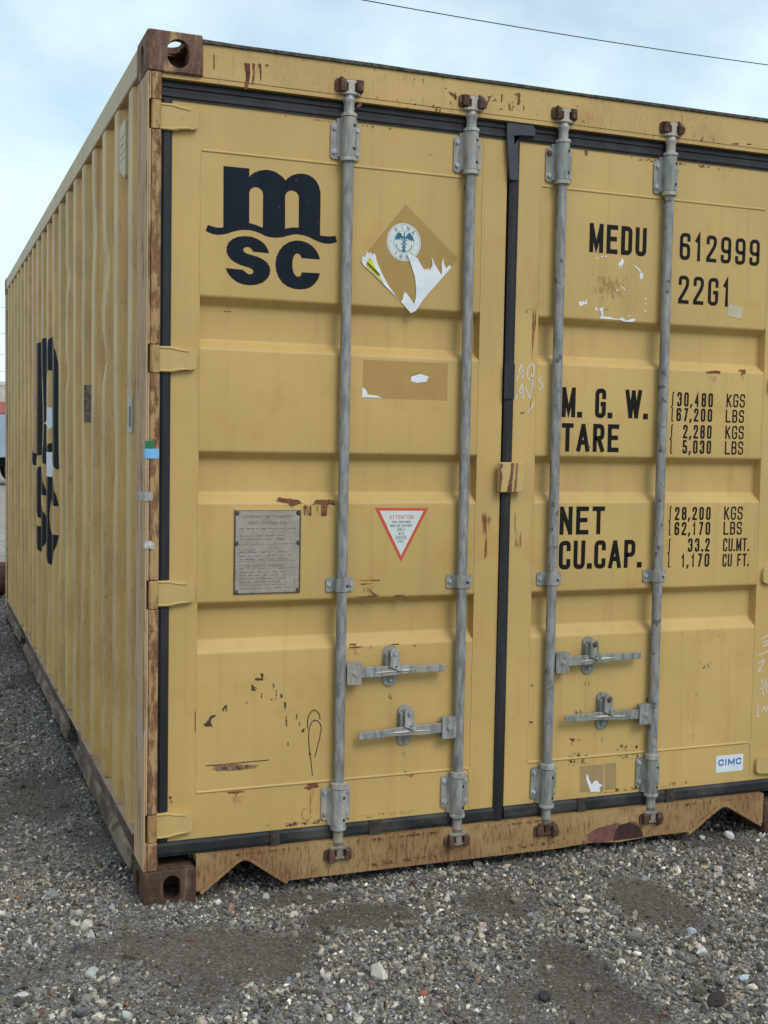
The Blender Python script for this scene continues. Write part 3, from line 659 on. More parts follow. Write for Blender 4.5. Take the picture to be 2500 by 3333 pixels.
def build_stones(name, pts, rad, shapes, seed, sink=0.25, palw=PW):
    r = np.random.default_rng(seed)
    N = len(pts)
    q = r.normal(size=(N, 4)) * np.array([1, 0.4, 0.4, 1]); q /= np.linalg.norm(q, axis=1)[:, None]
    w, x, y, z = q.T
    Rm = np.stack([1 - 2 * (y * y + z * z), 2 * (x * y - z * w), 2 * (x * z + y * w), 2 * (x * y + z * w), 1 - 2 * (x * x + z * z), 2 * (y * z - x * w), 2 * (x * z - y * w), 2 * (y * z + x * w), 1 - 2 * (x * x + y * y)], 1).reshape(N, 3, 3)
    gh = ground_h(pts[:, 0], pts[:, 1])
    col = PAL[r.choice(len(PAL), N, p=palw)] * np.array([1.36, 1.26, 1.155]) * r.uniform(0.62, 1.32, (N, 1))
    dm_ = (0.55 * (1 - smoothstep(0.2, 0.85, dirt_mask(pts[:, 0], pts[:, 1]))))[:, None]
    col = col * (1 - dm_) + np.array([0.090, 0.070, 0.053]) * dm_
    pick = r.integers(0, len(shapes), N)
    VV, FF, CC, off = [], [], [], 0
    for k, (sv_, sf_) in enumerate(shapes):
        ix = np.nonzero(pick == k)[0]
        V = np.einsum('nij,nkj->nki', Rm[ix], sv_[None] * rad[ix][:, None, None])
        base = gh[ix] - V[:, :, 2].min(1) - sink * rad[ix]
        V += np.stack([pts[ix, 0], pts[ix, 1], base], 1)[:, None, :]
        nv = len(sv_)
        FF.append((sf_[None] + (off + np.arange(len(ix)) * nv)[:, None, None]).reshape(-1, 3))
        VV.append(V.reshape(-1, 3)); CC.append(np.repeat(col[ix], nv, axis=0)); off += nv * len(ix)
    V = np.concatenate(VV); F = np.concatenate(FF); C_ = np.concatenate(CC)
    me = bpy.data.meshes.new(name)
    me.vertices.add(len(V)); me.vertices.foreach_set('co', V.astype(np.float32).ravel())
    me.loops.add(F.size); me.loops.foreach_set('vertex_index', F.astype(np.int32).ravel())
    me.polygons.add(len(F)); me.polygons.foreach_set('loop_start', np.arange(0, F.size, 3, dtype=np.int32))
    me.polygons.foreach_set('loop_total', np.full(len(F), 3, dtype=np.int32))
    me.update(calc_edges=True)
    me.polygons.foreach_set('use_smooth', [False] * len(F))
    ca = np.ones((len(V), 4), np.float32); ca[:, :3] = C_
    at = me.color_attributes.new('stone', 'FLOAT_COLOR', 'POINT')
    at.data.foreach_set('color', ca.ravel())
    return me

g = NT('crushed_stone')
an = g.n('ShaderNodeAttribute'); an.attribute_name = 'stone'
c1 = g.mix(g.mr(g.noise(160, 4, 0.7), 0.3, 0.7), (0.72, 0.72, 0.72), (1.22, 1.2, 1.18))
cc = g.mix(1.0, an.outputs['Color'], c1, 'MULTIPLY')
M_STONE = g.done(cc, 0.85, g.bump(g.noise(240, 4, 0.7), 0.5, 0.0015), spec=0.25)

def scatter(n, x0, x1, y0, y1, fn):
    x = rng.uniform(x0, x1, n); y = rng.uniform(y0, y1, n)
    keep = rng.random(n) < fn(x, y)
    keep &= ~((x > 0.12) & (x < 2.3) & (y > 0.45))
    keep &= ~((x > 0.004) & (x < 0.160) & (y > 0.004) & (y < 0.178))
    return np.stack([x[keep], y[keep]], 1)
P1 = scatter(140000, -1.3, 3.3, -2.0, 0.45, lambda x, y: 0.15 + 0.85 * dirt_mask(x, y))
r1 = np.exp(rng.normal(math.log(0.0048), 0.42, len(P1))) * (0.78 + 0.45 * dirt_mask(P1[:, 0], P1[:, 1]))
P2 = scatter(46000, -1.5, 0.12, 0.45, 6.6, lambda x, y: 0.35 + 0.65 * dirt_mask(x, y))
r2 = np.exp(rng.normal(math.log(0.0060), 0.38, len(P2)))
P3 = scatter(7000, -2.4, 1.2, 6.6, 14, lambda x, y: np.full_like(x, 0.8))
r3 = np.exp(rng.normal(math.log(0.016), 0.5, len(P3)))
S1 = shards(40, 10, 3)
S2 = shards(40, 18, 8)
pa = np.concatenate([P1, P2, P3]); ra = np.clip(np.concatenate([r1, r2, r3]), 0.002, 0.05)
me = build_stones('gravel', pa, ra, S1, 21, sink=0.42)
me.materials.append(M_STONE)
gravel = link(bpy.data.objects.new('gravel', me))
tag(gravel, 'loose grey crushed gravel covering the yard', 'gravel', kind='stuff')
# the coarser stones lying on top
B1 = scatter(3600, -1.3, 3.3, -2.0, 0.02, lambda x, y: 0.10 + 0.90 * dirt_mask(x, y) ** 1.5)
rb = np.clip(np.exp(rng.normal(math.log(0.0105), 0.33, len(B1))), 0.006, 0.026)
B2 = scatter(600, -1.5, 0.0, 0.1, 6, lambda x, y: np.full_like(x, 0.8))
rb2 = np.clip(np.exp(rng.normal(math.log(0.012), 0.35, len(B2))), 0.006, 0.03)
PW2 = np.array([18, 18, 12, 14, 10, 12, 6, 8, 9, 6, 4, 5, 1.0]); PW2 /= PW2.sum()
me = build_stones('coarse_gravel', np.concatenate([B1, B2]), np.concatenate([rb, rb2]), S2, 22, sink=0.45, palw=PW2)
me.materials.append(M_STONE)
tag(link(bpy.data.objects.new('coarse_gravel', me)), 'scattered coarser pale stones lying on the fine gravel', 'gravel', kind='stuff')

# ================================================================== container
box = empty('shipping_container')
tag(box, 'weathered yellow steel shipping container with closed double doors on gravel', 'shipping container')
W_, L_, H_ = 2.438, 6.058, 2.591

# ---- corner castings: hollow, with oval apertures
def oval(cx, cy, w, h, n=28):
    r = min(w, h) / 2
    pts = []
    for i in range(n):
        t = 2 * math.pi * i / n
        ct, st = math.cos(t), math.sin(t)
        px, py = r * ct, r * st
        if w > h: px += (w - h) / 2 * (1 if ct > 0 else -1)
        else: py += (h - w) / 2 * (1 if st > 0 else -1)
        pts.append((cx + px, cy + py))
    return pts
def boolean(base, cutters):
    o = mesh_obj('tmp', base.v, base.f, None)
    tmp = [o]
    for c_ in cutters:
        k = mesh_obj('tmpc', c_.v, c_.f, None); tmp.append(k)
        for q in (o, k):
            bm = bmesh.new(); bm.from_mesh(q.data); bmesh.ops.recalc_face_normals(bm, faces=bm.faces); bm.to_mesh(q.data); bm.free()
        m = o.modifiers.new('b', 'BOOLEAN'); m.operation = 'DIFFERENCE'; m.object = k; m.solver = 'EXACT'
    dg = bpy.context.evaluated_depsgraph_get()
    me = bpy.data.meshes.new_from_object(o.evaluated_get(dg))
    for q in tmp: bpy.data.objects.remove(q)
    v = [tuple(p.co) for p in me.vertices]; f = [tuple(p.vertices) for p in me.polygons]
    return v, f
def casting_mesh(top):
    # outer corner at origin, growing +x, +y, and +z upwards from the casting's underside
    b = MB().box(0, 0.162, 0, 0.178, 0, 0.118)
    bm = bmesh.new()
    vs_ = [bm.verts.new(p) for p in b.v]
    for f_ in b.f: bm.faces.new([vs_[i] for i in f_])
    bmesh.ops.recalc_face_normals(bm, faces=bm.faces)
    bmesh.ops.bevel(bm, geom=list(bm.edges), offset=0.008, segments=3, profile=0.6, affect='EDGES')
    b = MB(); bm.verts.index_update()
    b.v = [tuple(p.co) for p in bm.verts]; b.f = [tuple(q.index for q in fc.verts) for fc in bm.faces]; bm.free()
    cut = [MB().box(0.026, 0.136, 0.026, 0.152, 0.018, 0.100)]
    zc = 0.052 if top else 0.058
    cut.append(MB().prism(oval(0.090 if top else 0.087, zc + (0.004 if top else 0.003), 0.066 if top else 0.053, 0.082), -0.02, 0.05))
    sv = MB().prism(oval(0.089, zc, 0.051, 0.080), -0.02, 0.05)
    sv.v = [(y, x, z) for (x, y, z) in sv.v]
    cut.append(sv)
    if top: cut.append(MB().prism(oval(0.085, 0.089, 0.066, 0.124), 0.06, 0.16, axis='z'))
    return boolean(b, cut)
CT, CB = casting_mesh(True), casting_mesh(False)
def place_casting(src, mx, my, z0, mat):
    v = [((W_ - x) if mx else x, (L_ - y) if my else y, z + z0) for x, y, z in src[0]]
    f = [q[::-1] if (mx != my) else q for q in src[1]]
    return mesh_obj('corner_casting', v, f, mat, box, smooth='auto')
for mx in (0, 1):
    for my in (0, 1):
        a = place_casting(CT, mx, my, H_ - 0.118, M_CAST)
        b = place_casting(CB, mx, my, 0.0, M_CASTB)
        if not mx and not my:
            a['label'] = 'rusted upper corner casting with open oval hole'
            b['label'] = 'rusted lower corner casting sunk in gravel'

# ---- posts
def vbox(name, mat, x0, x1, y0, y1, z0, z1, bevel=0.003, parent=box):
    return MB().box(x0, x1, y0, y1, z0, z1).build(name, mat, parent, bevel=bevel)
HZ = [(2.351, 0.041), (1.6485, 0.0405), (0.953, 0.0415), (0.2485, 0.0415)]        # hinge centre, half height
for mx in (0, 1):
    fx = (lambda a, b: (W_ - b, W_ - a)) if mx else (lambda a, b: (a, b))
    m = MB()
    x0, x1 = fx(0.0015, 0.0065)
    m.box(x0, x1, 0.003, 0.172, 0.1185, 2.4725)
    zq = [2.4725] + [q for zc, hh in HZ for q in (zc + hh + 0.001, zc - hh - 0.001)] + [0.1185]
    x0, x1 = fx(0.0065, 0.0125)
    for k in range(0, len(zq), 2): m.box(x0, x1, 0.0031, 0.034, zq[k + 1], zq[k])
    m.box(x0, x1, 0.0341, 0.172, 0.1185, 2.4725)
    x0, x1 = fx(0.0125, 0.050)
    m.box(x0, x1, 0.034, 0.172, 0.1185, 2.4725)
    post = m.build('corner_post', M_POST, box, bevel=0.003)
    if not mx: post['label'] = 'scraped rust-streaked corner post'
    # hinge strip, broken at each hinge
    zs = [2.4725] + [q for zc, hh in HZ for q in (zc + hh + 0.001, zc - hh - 0.001)] + [0.1185]
    for k in range(0, len(zs), 2):
        x0, x1 = fx(0.0135, 0.0425)
        MB().box(x0, x1, 0.0025, 0.0335, zs[k + 1], zs[k]).build('hinge_strip', M_JBAR, box, bevel=0.005, seg=3)
    x0, x1 = fx(0.0015, 0.060)
    MB().box(x0, x1, L_ - 0.172, L_ - 0.002, 0.1185, 2.4725).build('corner_post', M_POST, box, bevel=0.004)

# ---- door header and the ragged dark roof edge on it
nxh = 60
xs = np.linspace(0.1625, W_ - 0.1625, nxh)
def wavy_bar(name, mat, ys, zs_, amp, seed, bevel=0.0):
    r = np.random.default_rng(seed)
    secs = []
    for i, x in enumerate(xs):
        w = amp * (vnoise(np.array([x * 7 + seed]), np.array([0.5]))[0] - 0.5) * 2
        secs.append([(x, ys[0], zs_[0]), (x, ys[1], zs_[0]), (x, ys[1], zs_[1] + w), (x, ys[0] + w * 0.4, zs_[1] + w)])
    return MB().loft(secs).build(name, mat, box, smooth=False, bevel=bevel)
vbox('door_header', M_HEAD, 0.044, W_ - 0.044, 0.0115, 0.10, 2.4605, 2.4725, bevel=0.0)
header = vbox('door_header', M_HEAD, 0.163, W_ - 0.163, 0.0105, 0.12, 2.4735, 2.570, bevel=0.002)
header['label'] = 'yellow steel header above the doors with rust streaks'
lip = wavy_bar('roof_edge', plain('dirty_roof_edge', (0.075, 0.068, 0.055), 0.9, var=0.5, scale=60), (0.0045, 0.13), (2.5705, 2.580), 0.0028, 3)

# ---- sill with its two arched cut-outs
def arch(x0, xp, x1, zb, zt):
    """straight flanks with a rounded crown"""
    rc = 0.035
    a, p, b = Vector((x0, zb)), Vector((xp, zt + 0.014)), Vector((x1, zb))
    s_, e_ = p + (a - p).normalized() * rc, p + (b - p).normalized() * rc
    pts = [tuple(a), tuple(a.lerp(s_, 0.5))]
    for k in range(9):
        t = k / 8
        q = s_ * (1 - t) ** 2 + p * 2 * t * (1 - t) + e_ * t * t
        pts.append((q.x, q.y))
    return pts + [tuple(e_.lerp(b, 0.5)), tuple(b)]
AL = arch(0.172, 0.309, 0.452, 0.040, 0.130)
AR = arch(1.940, 2.092, 2.262, 0.040, 0.124)
poly = [(0.163, 0.1505), (0.163, 0.040)] + AL + [(1.40, 0.037), (1.55, 0.043), (1.66, 0.034), (1.80, 0.041)] + AR + [(W_ - 0.163, 0.040), (W_ - 0.163, 0.1505)]
sill = MB().prism(poly, 0.0085, 0.016).build('door_sill', M_SILL, box)
sill['label'] = 'heavily rust-flecked yellow door sill with two arched cut-outs'
for A_ in (AL, AR):
    secs = []
    for k in range(len(A_)):
        p0 = A_[max(k - 1, 0)]; p1 = A_[min(k + 1, len(A_) - 1)]
        d = Vector((p1[0] - p0[0], p1[1] - p0[1])).normalized(); nn = Vector((d.y, -d.x))
        a = Vector(A_[k]); b = a + nn * 0.010
        secs.append([(a.x, -0.004, a.y), (b.x, -0.004, b.y), (b.x, 0.055, b.y), (a.x, 0.055, a.y)])
    MB().loft(secs).build('arch_rim', M_SILL, sill, bevel=0.0015)
MB().box(0.163, W_ - 0.163, 0.0165, 0.09, 0.1305, 0.1495).build('sill_flange', M_SILL, box)
vbox('door_threshold', M_SILL, 0.044, W_ - 0.044, 0.030, 0.12, 0.1195, 0.1500, bevel=0) if False else None

# ---- floor, roof, far walls
MB().box(0.06, W_ - 0.06, 0.10, L_ - 0.06, 0.155, 0.180).build('floor', M_UND, box)
for k in range(9):
    yy = 0.55 + k * 0.62
    MB().box(0.06, W_ - 0.06, yy, yy + 0.045, 0.045, 0.154).build('cross_member', M_UND, box)

PITCH, Y0 = 0.2865, 0.287
def corr(t, off=0.0):
    """corrugation depth 0..1 (0 = crest) along a wall"""
    s_ = ((t - off) % PITCH) / PITCH
    a, b, c_ = 0.254, 0.494, 0.748
    return np.where(s_ < a, 0.0, np.where(s_ < b, (s_ - a) / (b - a), np.where(s_ < c_, 1.0, (1 - s_) / (1 - c_))))
DENTS = [(0.88, 2.02, 0.05, 0.10, 0.016), (0.90, 1.70, 0.05, 0.07, 0.020), (0.62, 1.35, 0.05, 0.16, 0.008), (1.17, 2.18, 0.05, 0.12, 0.010), (2.02, 2.12, 0.06, 0.05, 0.014), (2.05, 1.70, 0.06, 0.05, 0.012),
         (1.45, 1.15, 0.06, 0.25, 0.010), (2.32, 1.05, 0.06, 0.20, 0.012), (0.34, 0.36, 0.05, 0.08, -0.008), (3.2, 1.5, 0.08, 0.2, 0.01), (2.9, 0.55, 0.07, 0.12, 0.012), (1.75, 0.62, 0.06, 0.1, 0.012), (0.60, 0.50, 0.05, 0.08, 0.010)]
def side_x(y, z):
    y = np.asarray(y, float); z = np.asarray(z, float)
    d = corr(y, Y0)
    x = 0.005 + 0.042 * d
    for (dy, dz, ry, rz, a) in DENTS:
        x = x + a * np.exp(-(((y - dy) / ry) ** 2 + ((z - dz) / rz) ** 2)) * (1 - d)
    x = x + 0.004 * (fbm(y * 3.1 + 5, z * 2.3, 3) - 0.5) * (1 - 0.5 * d)
    return x
ybr = [0.1725]
k = -1
while True:
    base_ = Y0 + k * PITCH
    for s_ in (0, 0.127, 0.254, 0.374, 0.494, 0.62, 0.748, 0.874):
        yv = base_ + s_ * PITCH
        if 0.1725 < yv < L_ - 0.1725: ybr.append(yv)
    k += 1
    if base_ > L_: break
ybr.append(L_ - 0.1725)
ybr = np.array(sorted(set(np.round(ybr, 5))))
zbr = np.linspace(0.1835, 2.5005, 58)
YY, ZZ = np.meshgrid(ybr, zbr)
XX = side_x(YY, ZZ)
n1, n2 = len(zbr), len(ybr)
ii = np.arange(n1 * n2).reshape(n1, n2)
sf = np.stack([ii[:-1, :-1].ravel(), ii[1:, :-1].ravel(), ii[1:, 1:].ravel(), ii[:-1, 1:].ravel()], 1)
sv = np.stack([XX.ravel(), YY.ravel(), ZZ.ravel()], 1)
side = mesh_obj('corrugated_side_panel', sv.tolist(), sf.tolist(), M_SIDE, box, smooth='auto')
side.data.set_sharp_from_angle(angle=R(11))
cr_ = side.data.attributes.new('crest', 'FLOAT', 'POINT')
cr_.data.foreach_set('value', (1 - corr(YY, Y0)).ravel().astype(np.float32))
side['label'] = 'dented corrugated side wall with a faded dark logo'
sv2 = sv.copy(); sv2[:, 0] = W_ - (0.005 + 0.036 * corr(sv[:, 1], Y0))
mesh_obj('corrugated_side_panel', sv2.tolist(), sf[:, ::-1].tolist(), M_SIDE, box, smooth='auto')
# end wall, vertical corrugation
xe = np.linspace(0.0605, W_ - 0.0605, 80)
ev = [(x, L_ - 0.006 - 0.04 * float(corr(x, 0.1)), z) for z in (0.181, 2.4995) for x in xe]
mesh_obj('end_wall', ev, [(i, i + 1, 80 + i + 1, 80 + i) for i in range(79)], M_SIDE, box)
MB().box(0.0605, W_ - 0.0605, L_ - 0.06, L_ - 0.004, 2.4996, 2.580).build('end_header', M_RAIL, box)
MB().box(0.163, W_ - 0.163, L_ - 0.06, L_ - 0.004, 0.03, 0.1805).build('end_sill', M_BRAIL, box)
# roof, transverse corrugation
yr = np.linspace(0.131, L_ - 0.0615, 160)
rv = [(x, y, 2.577 - 0.018 * float(corr(y, 0.2))) for y in yr for x in (0.0605, W_ - 0.0605)]
mesh_obj('roof_panel', rv, [(2 * i, 2 * i + 1, 2 * i + 3, 2 * i + 2) for i in range(159)], M_RAIL, box)
for mx in (0, 1):
    fx = (lambda a, b: (W_ - b, W_ - a)) if mx else (lambda a, b: (a, b))
    x0, x1 = fx(0.0, 0.060)
    tr_ = MB().box(x0, x1, 0.179, L_ - 0.179, 2.501, 2.583).build('top_side_rail', M_RAIL, box, bevel=0.006, seg=3)
    # bottom rail: ledge, web, outward bent lower flange; broken by the two forklift pockets
    segs = [(0.179, 1.56), (1.86, 4.20), (4.50, L_ - 0.179)]
    yk = sorted(set([0.179, 1.56, 1.86, 4.20, 4.50, L_ - 0.179] + list(np.arange(0.25, 5.88, 0.06))))
    def rail_secs(ya, yb, kind):
        out = []
        for y in [q for q in yk if ya - 1e-6 <= q <= yb + 1e-6]:
            w = float(fbm(np.array([y * 5.0]), np.array([2.2]), 3)[0] - 0.5)
            w2 = float(vnoise(np.array([y * 9.0]), np.array([7.7]))[0] - 0.5)
            prof = {'web': [(0.0005, 0.1785), (-0.0015, 0.170), (0.004 + 0.004 * w, 0.120), (0.012, 0.120), (0.012, 0.1785)],
                    'ledge': [(0.056, 0.1830), (-0.001, 0.1825), (-0.001, 0.1788), (0.056, 0.1788)],
                    'flange': [(0.006, 0.128), (-0.006 - 0.010 * w, 0.116), (-0.013 - 0.016 * w, 0.072 + 0.022 * w2), (-0.009 - 0.016 * w, 0.071 + 0.022 * w2), (0.004, 0.112)],
                    'strap': [(0.055, 0.078), (-0.004, 0.078), (-0.008, 0.068 + 0.01 * w), (0.055, 0.066)]}[kind]
            if mx: prof = [(W_ - a, b) for a, b in prof]
            out.append([(a, y, b) for a, b in prof])
        return out
    m = MB()
    for a, b in segs: m.loft(rail_secs(a, b, 'web'))
    m.loft(rail_secs(1.561, 1.859, 'strap')); m.loft(rail_secs(4.201, 4.499, 'strap'))
    br = m.build('bottom_side_rail', M_BRAIL, box, smooth=False)
    MB().loft(rail_secs(0.179, L_ - 0.179, 'ledge')).build('rail_ledge', M_LEDGE, br)
    for a, b in segs: MB().loft(rail_secs(a, b, 'flange')).build('rail_flange', M_FLNG, br)
    if not mx: br['label'] = 'bent brown bottom rail with ragged lower flange'
    for a, b in ((1.561, 1.859), (4.201, 4.499)):
        x0, x1 = fx(0.012, 0.055)
        MB().box(x0, x1, a, b, 0.150, 0.1785).build('pocket_lintel', M_BRAIL, box)
        x0, x1 = fx(0.056, 0.070)
        MB().box(x0, x1, a, b, 0.066, 0.150).build('pocket_back', M_UND, box)
# small ventilator under the top rail
vent = MB()
vent.prism([(0.437, 2.262), (0.447, 2.252), (0.550, 2.300), (0.550, 2.425), (0.535, 2.438), (0.437, 2.438)], 0.006, 0.040)
vent.v = [(y, x, z) for (x, y, z) in vent.v]
vt = vent.build('ventilator', paint('ventilator_paint', base=(0.52, 0.43, 0.29), spots=0.0), box, bevel=0.004)
for k in range(4):
    s_ = MB().box(0.0045, 0.0058, 0.460, 0.535, 2.318 + k * 0.024, 2.328 + k * 0.024).build('louvre', vt.data.materials[0], vt)

# ================================================================== doors
def smooth_prof(pts, r=0.006, n=4):
    """round the corners of an open (z, y) profile"""
    out = [pts[0]]
    for i in range(1, len(pts) - 1):
        p, a, b = Vector(pts[i]), Vector(pts[i - 1]), Vector(pts[i + 1])
        d1, d2 = (a - p), (b - p)
        rr = min(r, d1.length * 0.45, d2.length * 0.45)
        s_, e_ = p + d1.normalized() * rr, p + d2.normalized() * rr
        for k in range(n + 1):
            t = k / n
            q = s_ * (1 - t) ** 2 + p * 2 * t * (1 - t) + e_ * t * t
            out.append((q.x, q.y))
    out.append(pts[-1])
    return out
YF, DEP = 0.036, 0.032
GR = [(0.7665, 0.8005, 0.8990, 0.9205), (1.2230, 1.2540, 1.3565, 1.3790), (1.6880, 1.7140, 1.8190, 1.8430)]
ZB, ZT = 0.1955, 2.4065
def door(name, x0, xa, xb, x1, mat):
    pr = [(ZB, YF)]
    for a, b, c_, d in GR: pr += [(a, YF), (b, YF + DEP), (c_, YF + DEP), (d, YF)]
    pr += [(ZT, YF)]
    pr = smooth_prof(pr, 0.007, 5)
    m = MB()
    # ribbed panel
    v = [(x, y, z) for (z, y) in pr for x in (xa, xb)]
    f = [(2 * i, 2 * i + 1, 2 * i + 3, 2 * i + 2) for i in range(len(pr) - 1)]
    m.add(v, f)
    # end walls of the grooves, leaning in a little
    for a, b, c_, d in GR:
        for xe_, s_ in ((xa, 1), (xb, -1)):
            q = [(xe_, YF, a), (xe_, YF, d), (xe_ + s_ * 0.004, YF + DEP + 0.001, c_ + 0.002), (xe_ + s_ * 0.004, YF + DEP + 0.001, b - 0.002)]
            m.add(q, [(0, 1, 2, 3) if s_ > 0 else (3, 2, 1, 0)])
    # stiles
    for (u0, u1) in ((x0, xa), (xb, x1)):
        m.add([(u0, YF, ZB), (u1, YF, ZB), (u1, YF, ZT), (u0, YF, ZT)], [(0, 1, 2, 3)])
    # edge returns and back
    m.add([(x0, YF, ZB), (x0, YF, ZT), (x0, YF + 0.05, ZT), (x0, YF + 0.05, ZB)], [(0, 1, 2, 3)])
    m.add([(x1, YF, ZB), (x1, YF, ZT), (x1, YF + 0.05, ZT), (x1, YF + 0.05, ZB)], [(3, 2, 1, 0)])
    m.add([(x0, YF, ZT), (x1, YF, ZT), (x1, YF + 0.05, ZT), (x0, YF + 0.05, ZT)], [(0, 1, 2, 3)])
    m.add([(x0, YF, ZB), (x1, YF, ZB), (x1, YF + 0.05, ZB), (x0, YF + 0.05, ZB)], [(3, 2, 1, 0)])
    m.add([(x0, YF + 0.085, ZB), (x1, YF + 0.085, ZB), (x1, YF + 0.085, ZT), (x0, YF + 0.085, ZT)], [(3, 2, 1, 0)])
    o = m.build(name, mat, box, smooth='auto')
    return o
doorL = door('door', 0.0795, 0.166, 1.0905, 1.1775, M_PANEL)
doorR = door('door', 1.2175, 1.3050, 2.2316, 2.3585, M_PANEL_R)
doorL['label'] = 'left container door with dark round-lettered logo, data plate and torn diamond sticker'
doorR['label'] = 'right container door stencilled with weights and serial number'

def bead(parent, pts, r=0.0030, y=YF, mat=None, name='weld_bead'):
    """half-round raised bead along (x,z) points on the door face"""
    secs = []
    for k, p in enumerate(pts):
        a = Vector(pts[max(k - 1, 0)]); b = Vector(pts[min(k + 1, len(pts) - 1)])
        d = (b - a).normalized(); nn = Vector((-d.y, d.x))
        sec = []
        for t in (0, 30, 60, 90, 120, 150, 180):
            o_ = nn * (math.cos(R(t)) * r)
            sec.append((p[0] + o_.x, y - math.sin(R(t)) * r * 0.8 + 0.0002, p[1] + o_.y))
        secs.append(sec)
    return MB().loft(secs).build(name, mat or M_HINGE, parent, smooth='auto')
for dd, xa, xb in ((doorL, 0.166, 1.0905), (doorR, 1.305, 2.2316)):
    for z in (2.270, 0.338):
        bead(dd, [(xa + 0.002, z), (xb - 0.022, z)], 0.0042)
    for (za, zb) in ((0.345, 0.764), (0.923, 1.220), (1.382, 1.685), (1.846, 2.262)):
        wob = [(xb + 0.0012 * math.sin(q * 37), q) for q in np.linspace(za, zb, 14)]
        bead(dd, wob, 0.0026)
        wob = [(xa + 0.0008 * math.sin(q * 31), q) for q in np.linspace(za, zb, 14)]
        bead(dd, wob, 0.0020)
    bead(dd, [(xb + 0.001, 2.275), (xb + 0.001, 2.405)], 0.0022)
    bead(dd, [(xb - 0.021, 0.338), (xb - 0.009, 0.335), (xb - 0.002, 0.325), (xb, 0.205)], 0.0030)

# ---- rubber gaskets (ribbed strips)
def strip(m, x0, x1, z0, z1, horiz, y=0.0315, ribs=2):
    """flat rubber with raised ribs along its length"""
    m.box(x0, x1, y, y + 0.03, z0, z1)
    w = (z1 - z0) if horiz else (x1 - x0)
    for k in range(ribs):
        c_ = (k + 0.5) / ribs
        hw = w / ribs * (0.36 if ribs > 1 else 0.44)
        if horiz: q = [(z0 + w * c_ - hw, y - 0.0003), (z0 + w * c_ - hw * 0.6, y - 0.004), (z0 + w * c_ + hw * 0.6, y - 0.004), (z0 + w * c_ + hw, y - 0.0003)]
        else: q = [(x0 + w * c_ - hw, y - 0.0003), (x0 + w * c_ - hw * 0.6, y - 0.004), (x0 + w * c_ + hw * 0.6, y - 0.004), (x0 + w * c_ + hw, y - 0.0003)]
        if horiz: m.loft([[(x, b, a) for a, b in q] for x in (x0 + 0.0005, x1 - 0.0005)])
        else: m.loft([[(a, b, z) for a, b in q] for z in (z0 + 0.0005, z1 - 0.0005)])
m = MB(); strip(m, 0.0470, 0.0790, 0.1985, 2.4055, False, ribs=1); m.build('gasket', M_RUB, doorL)
m = MB(); strip(m, 0.0440, 1.1770, 2.4060, 2.4595, True, ribs=2); m.build('gasket', M_RUB, doorL)
m = MB(); strip(m, 0.0440, 1.1770, 0.1512, 0.1960, True, ribs=1); gl = m.build('gasket', M_RUBD, doorL)
gl['label'] = 'dusty lower rubber door seal'
# right door: seal covers the meeting line
def centre_x(z): return 1.1765 + (z - 0.33) / (1.866 - 0.33) * 0.0055
m = MB()
secs = []
for z in np.linspace(0.1515, 2.4085, 24):
    c0 = centre_x(z) + 0.0016 * (float(vnoise(np.array([z * 6.0]), np.array([4.4]))[0]) - 0.5)
    secs.append([(c0 + 0.001, 0.0295, z), (c0 + 0.012, 0.0240, z), (c0 + 0.024, 0.0240, z), (c0 + 0.0345, 0.0295, z), (c0 + 0.0345, 0.06, z), (c0 + 0.001, 0.06, z)])
m.loft(secs)
m.build('gasket', M_RUB, doorR)
m = MB(); strip(m, 1.2150, W_ - 0.044, 2.4060, 2.4580, True); m.build('gasket', M_RUB, doorR)
m = MB(); strip(m, 1.2160, W_ - 0.044, 0.1512, 0.1960, True, ribs=1); m.build('gasket', M_RUBD, doorR)
m = MB(); strip(m, 2.3595, 2.3870, 0.1985, 2.4085, False); m.build('gasket', M_RUB, doorR)
cap = [(1.1640, 2.4640), (1.2500, 2.4690), (1.2690, 2.4470), (1.2690, 2.4220), (1.2120, 2.4180), (1.2070, 2.4050), (1.2090, 2.2740), (1.1800, 2.2740), (1.1690, 2.3550), (1.1640, 2.4200)]
MB().prism(cap, 0.0170, 0.0290).build('gasket_corner', plain('grey_rubber', (0.040, 0.046, 0.055), 0.5, 0.4, var=0.15), doorR, bevel=0.003)
MB().box(1.1775, 1.2150, 0.0205, 0.0238, 1.565, 1.680).build('seal_patch', M_RUB, doorR, bevel=0.001)
# worn splices along the lower seal
for (x, w) in ((0.73, 0.045), (1.50, 0.030), (1.86, 0.035), (0.40, 0.03)):
    MB().box(x, x + w, 0.0235, 0.0330, 0.149, 0.1975).build('seal_splice', plain('cracked_rubber', (0.05, 0.038, 0.03), 0.8, var=0.4, scale=60), doorL if x < 1.2 else doorR, bevel=0.002)

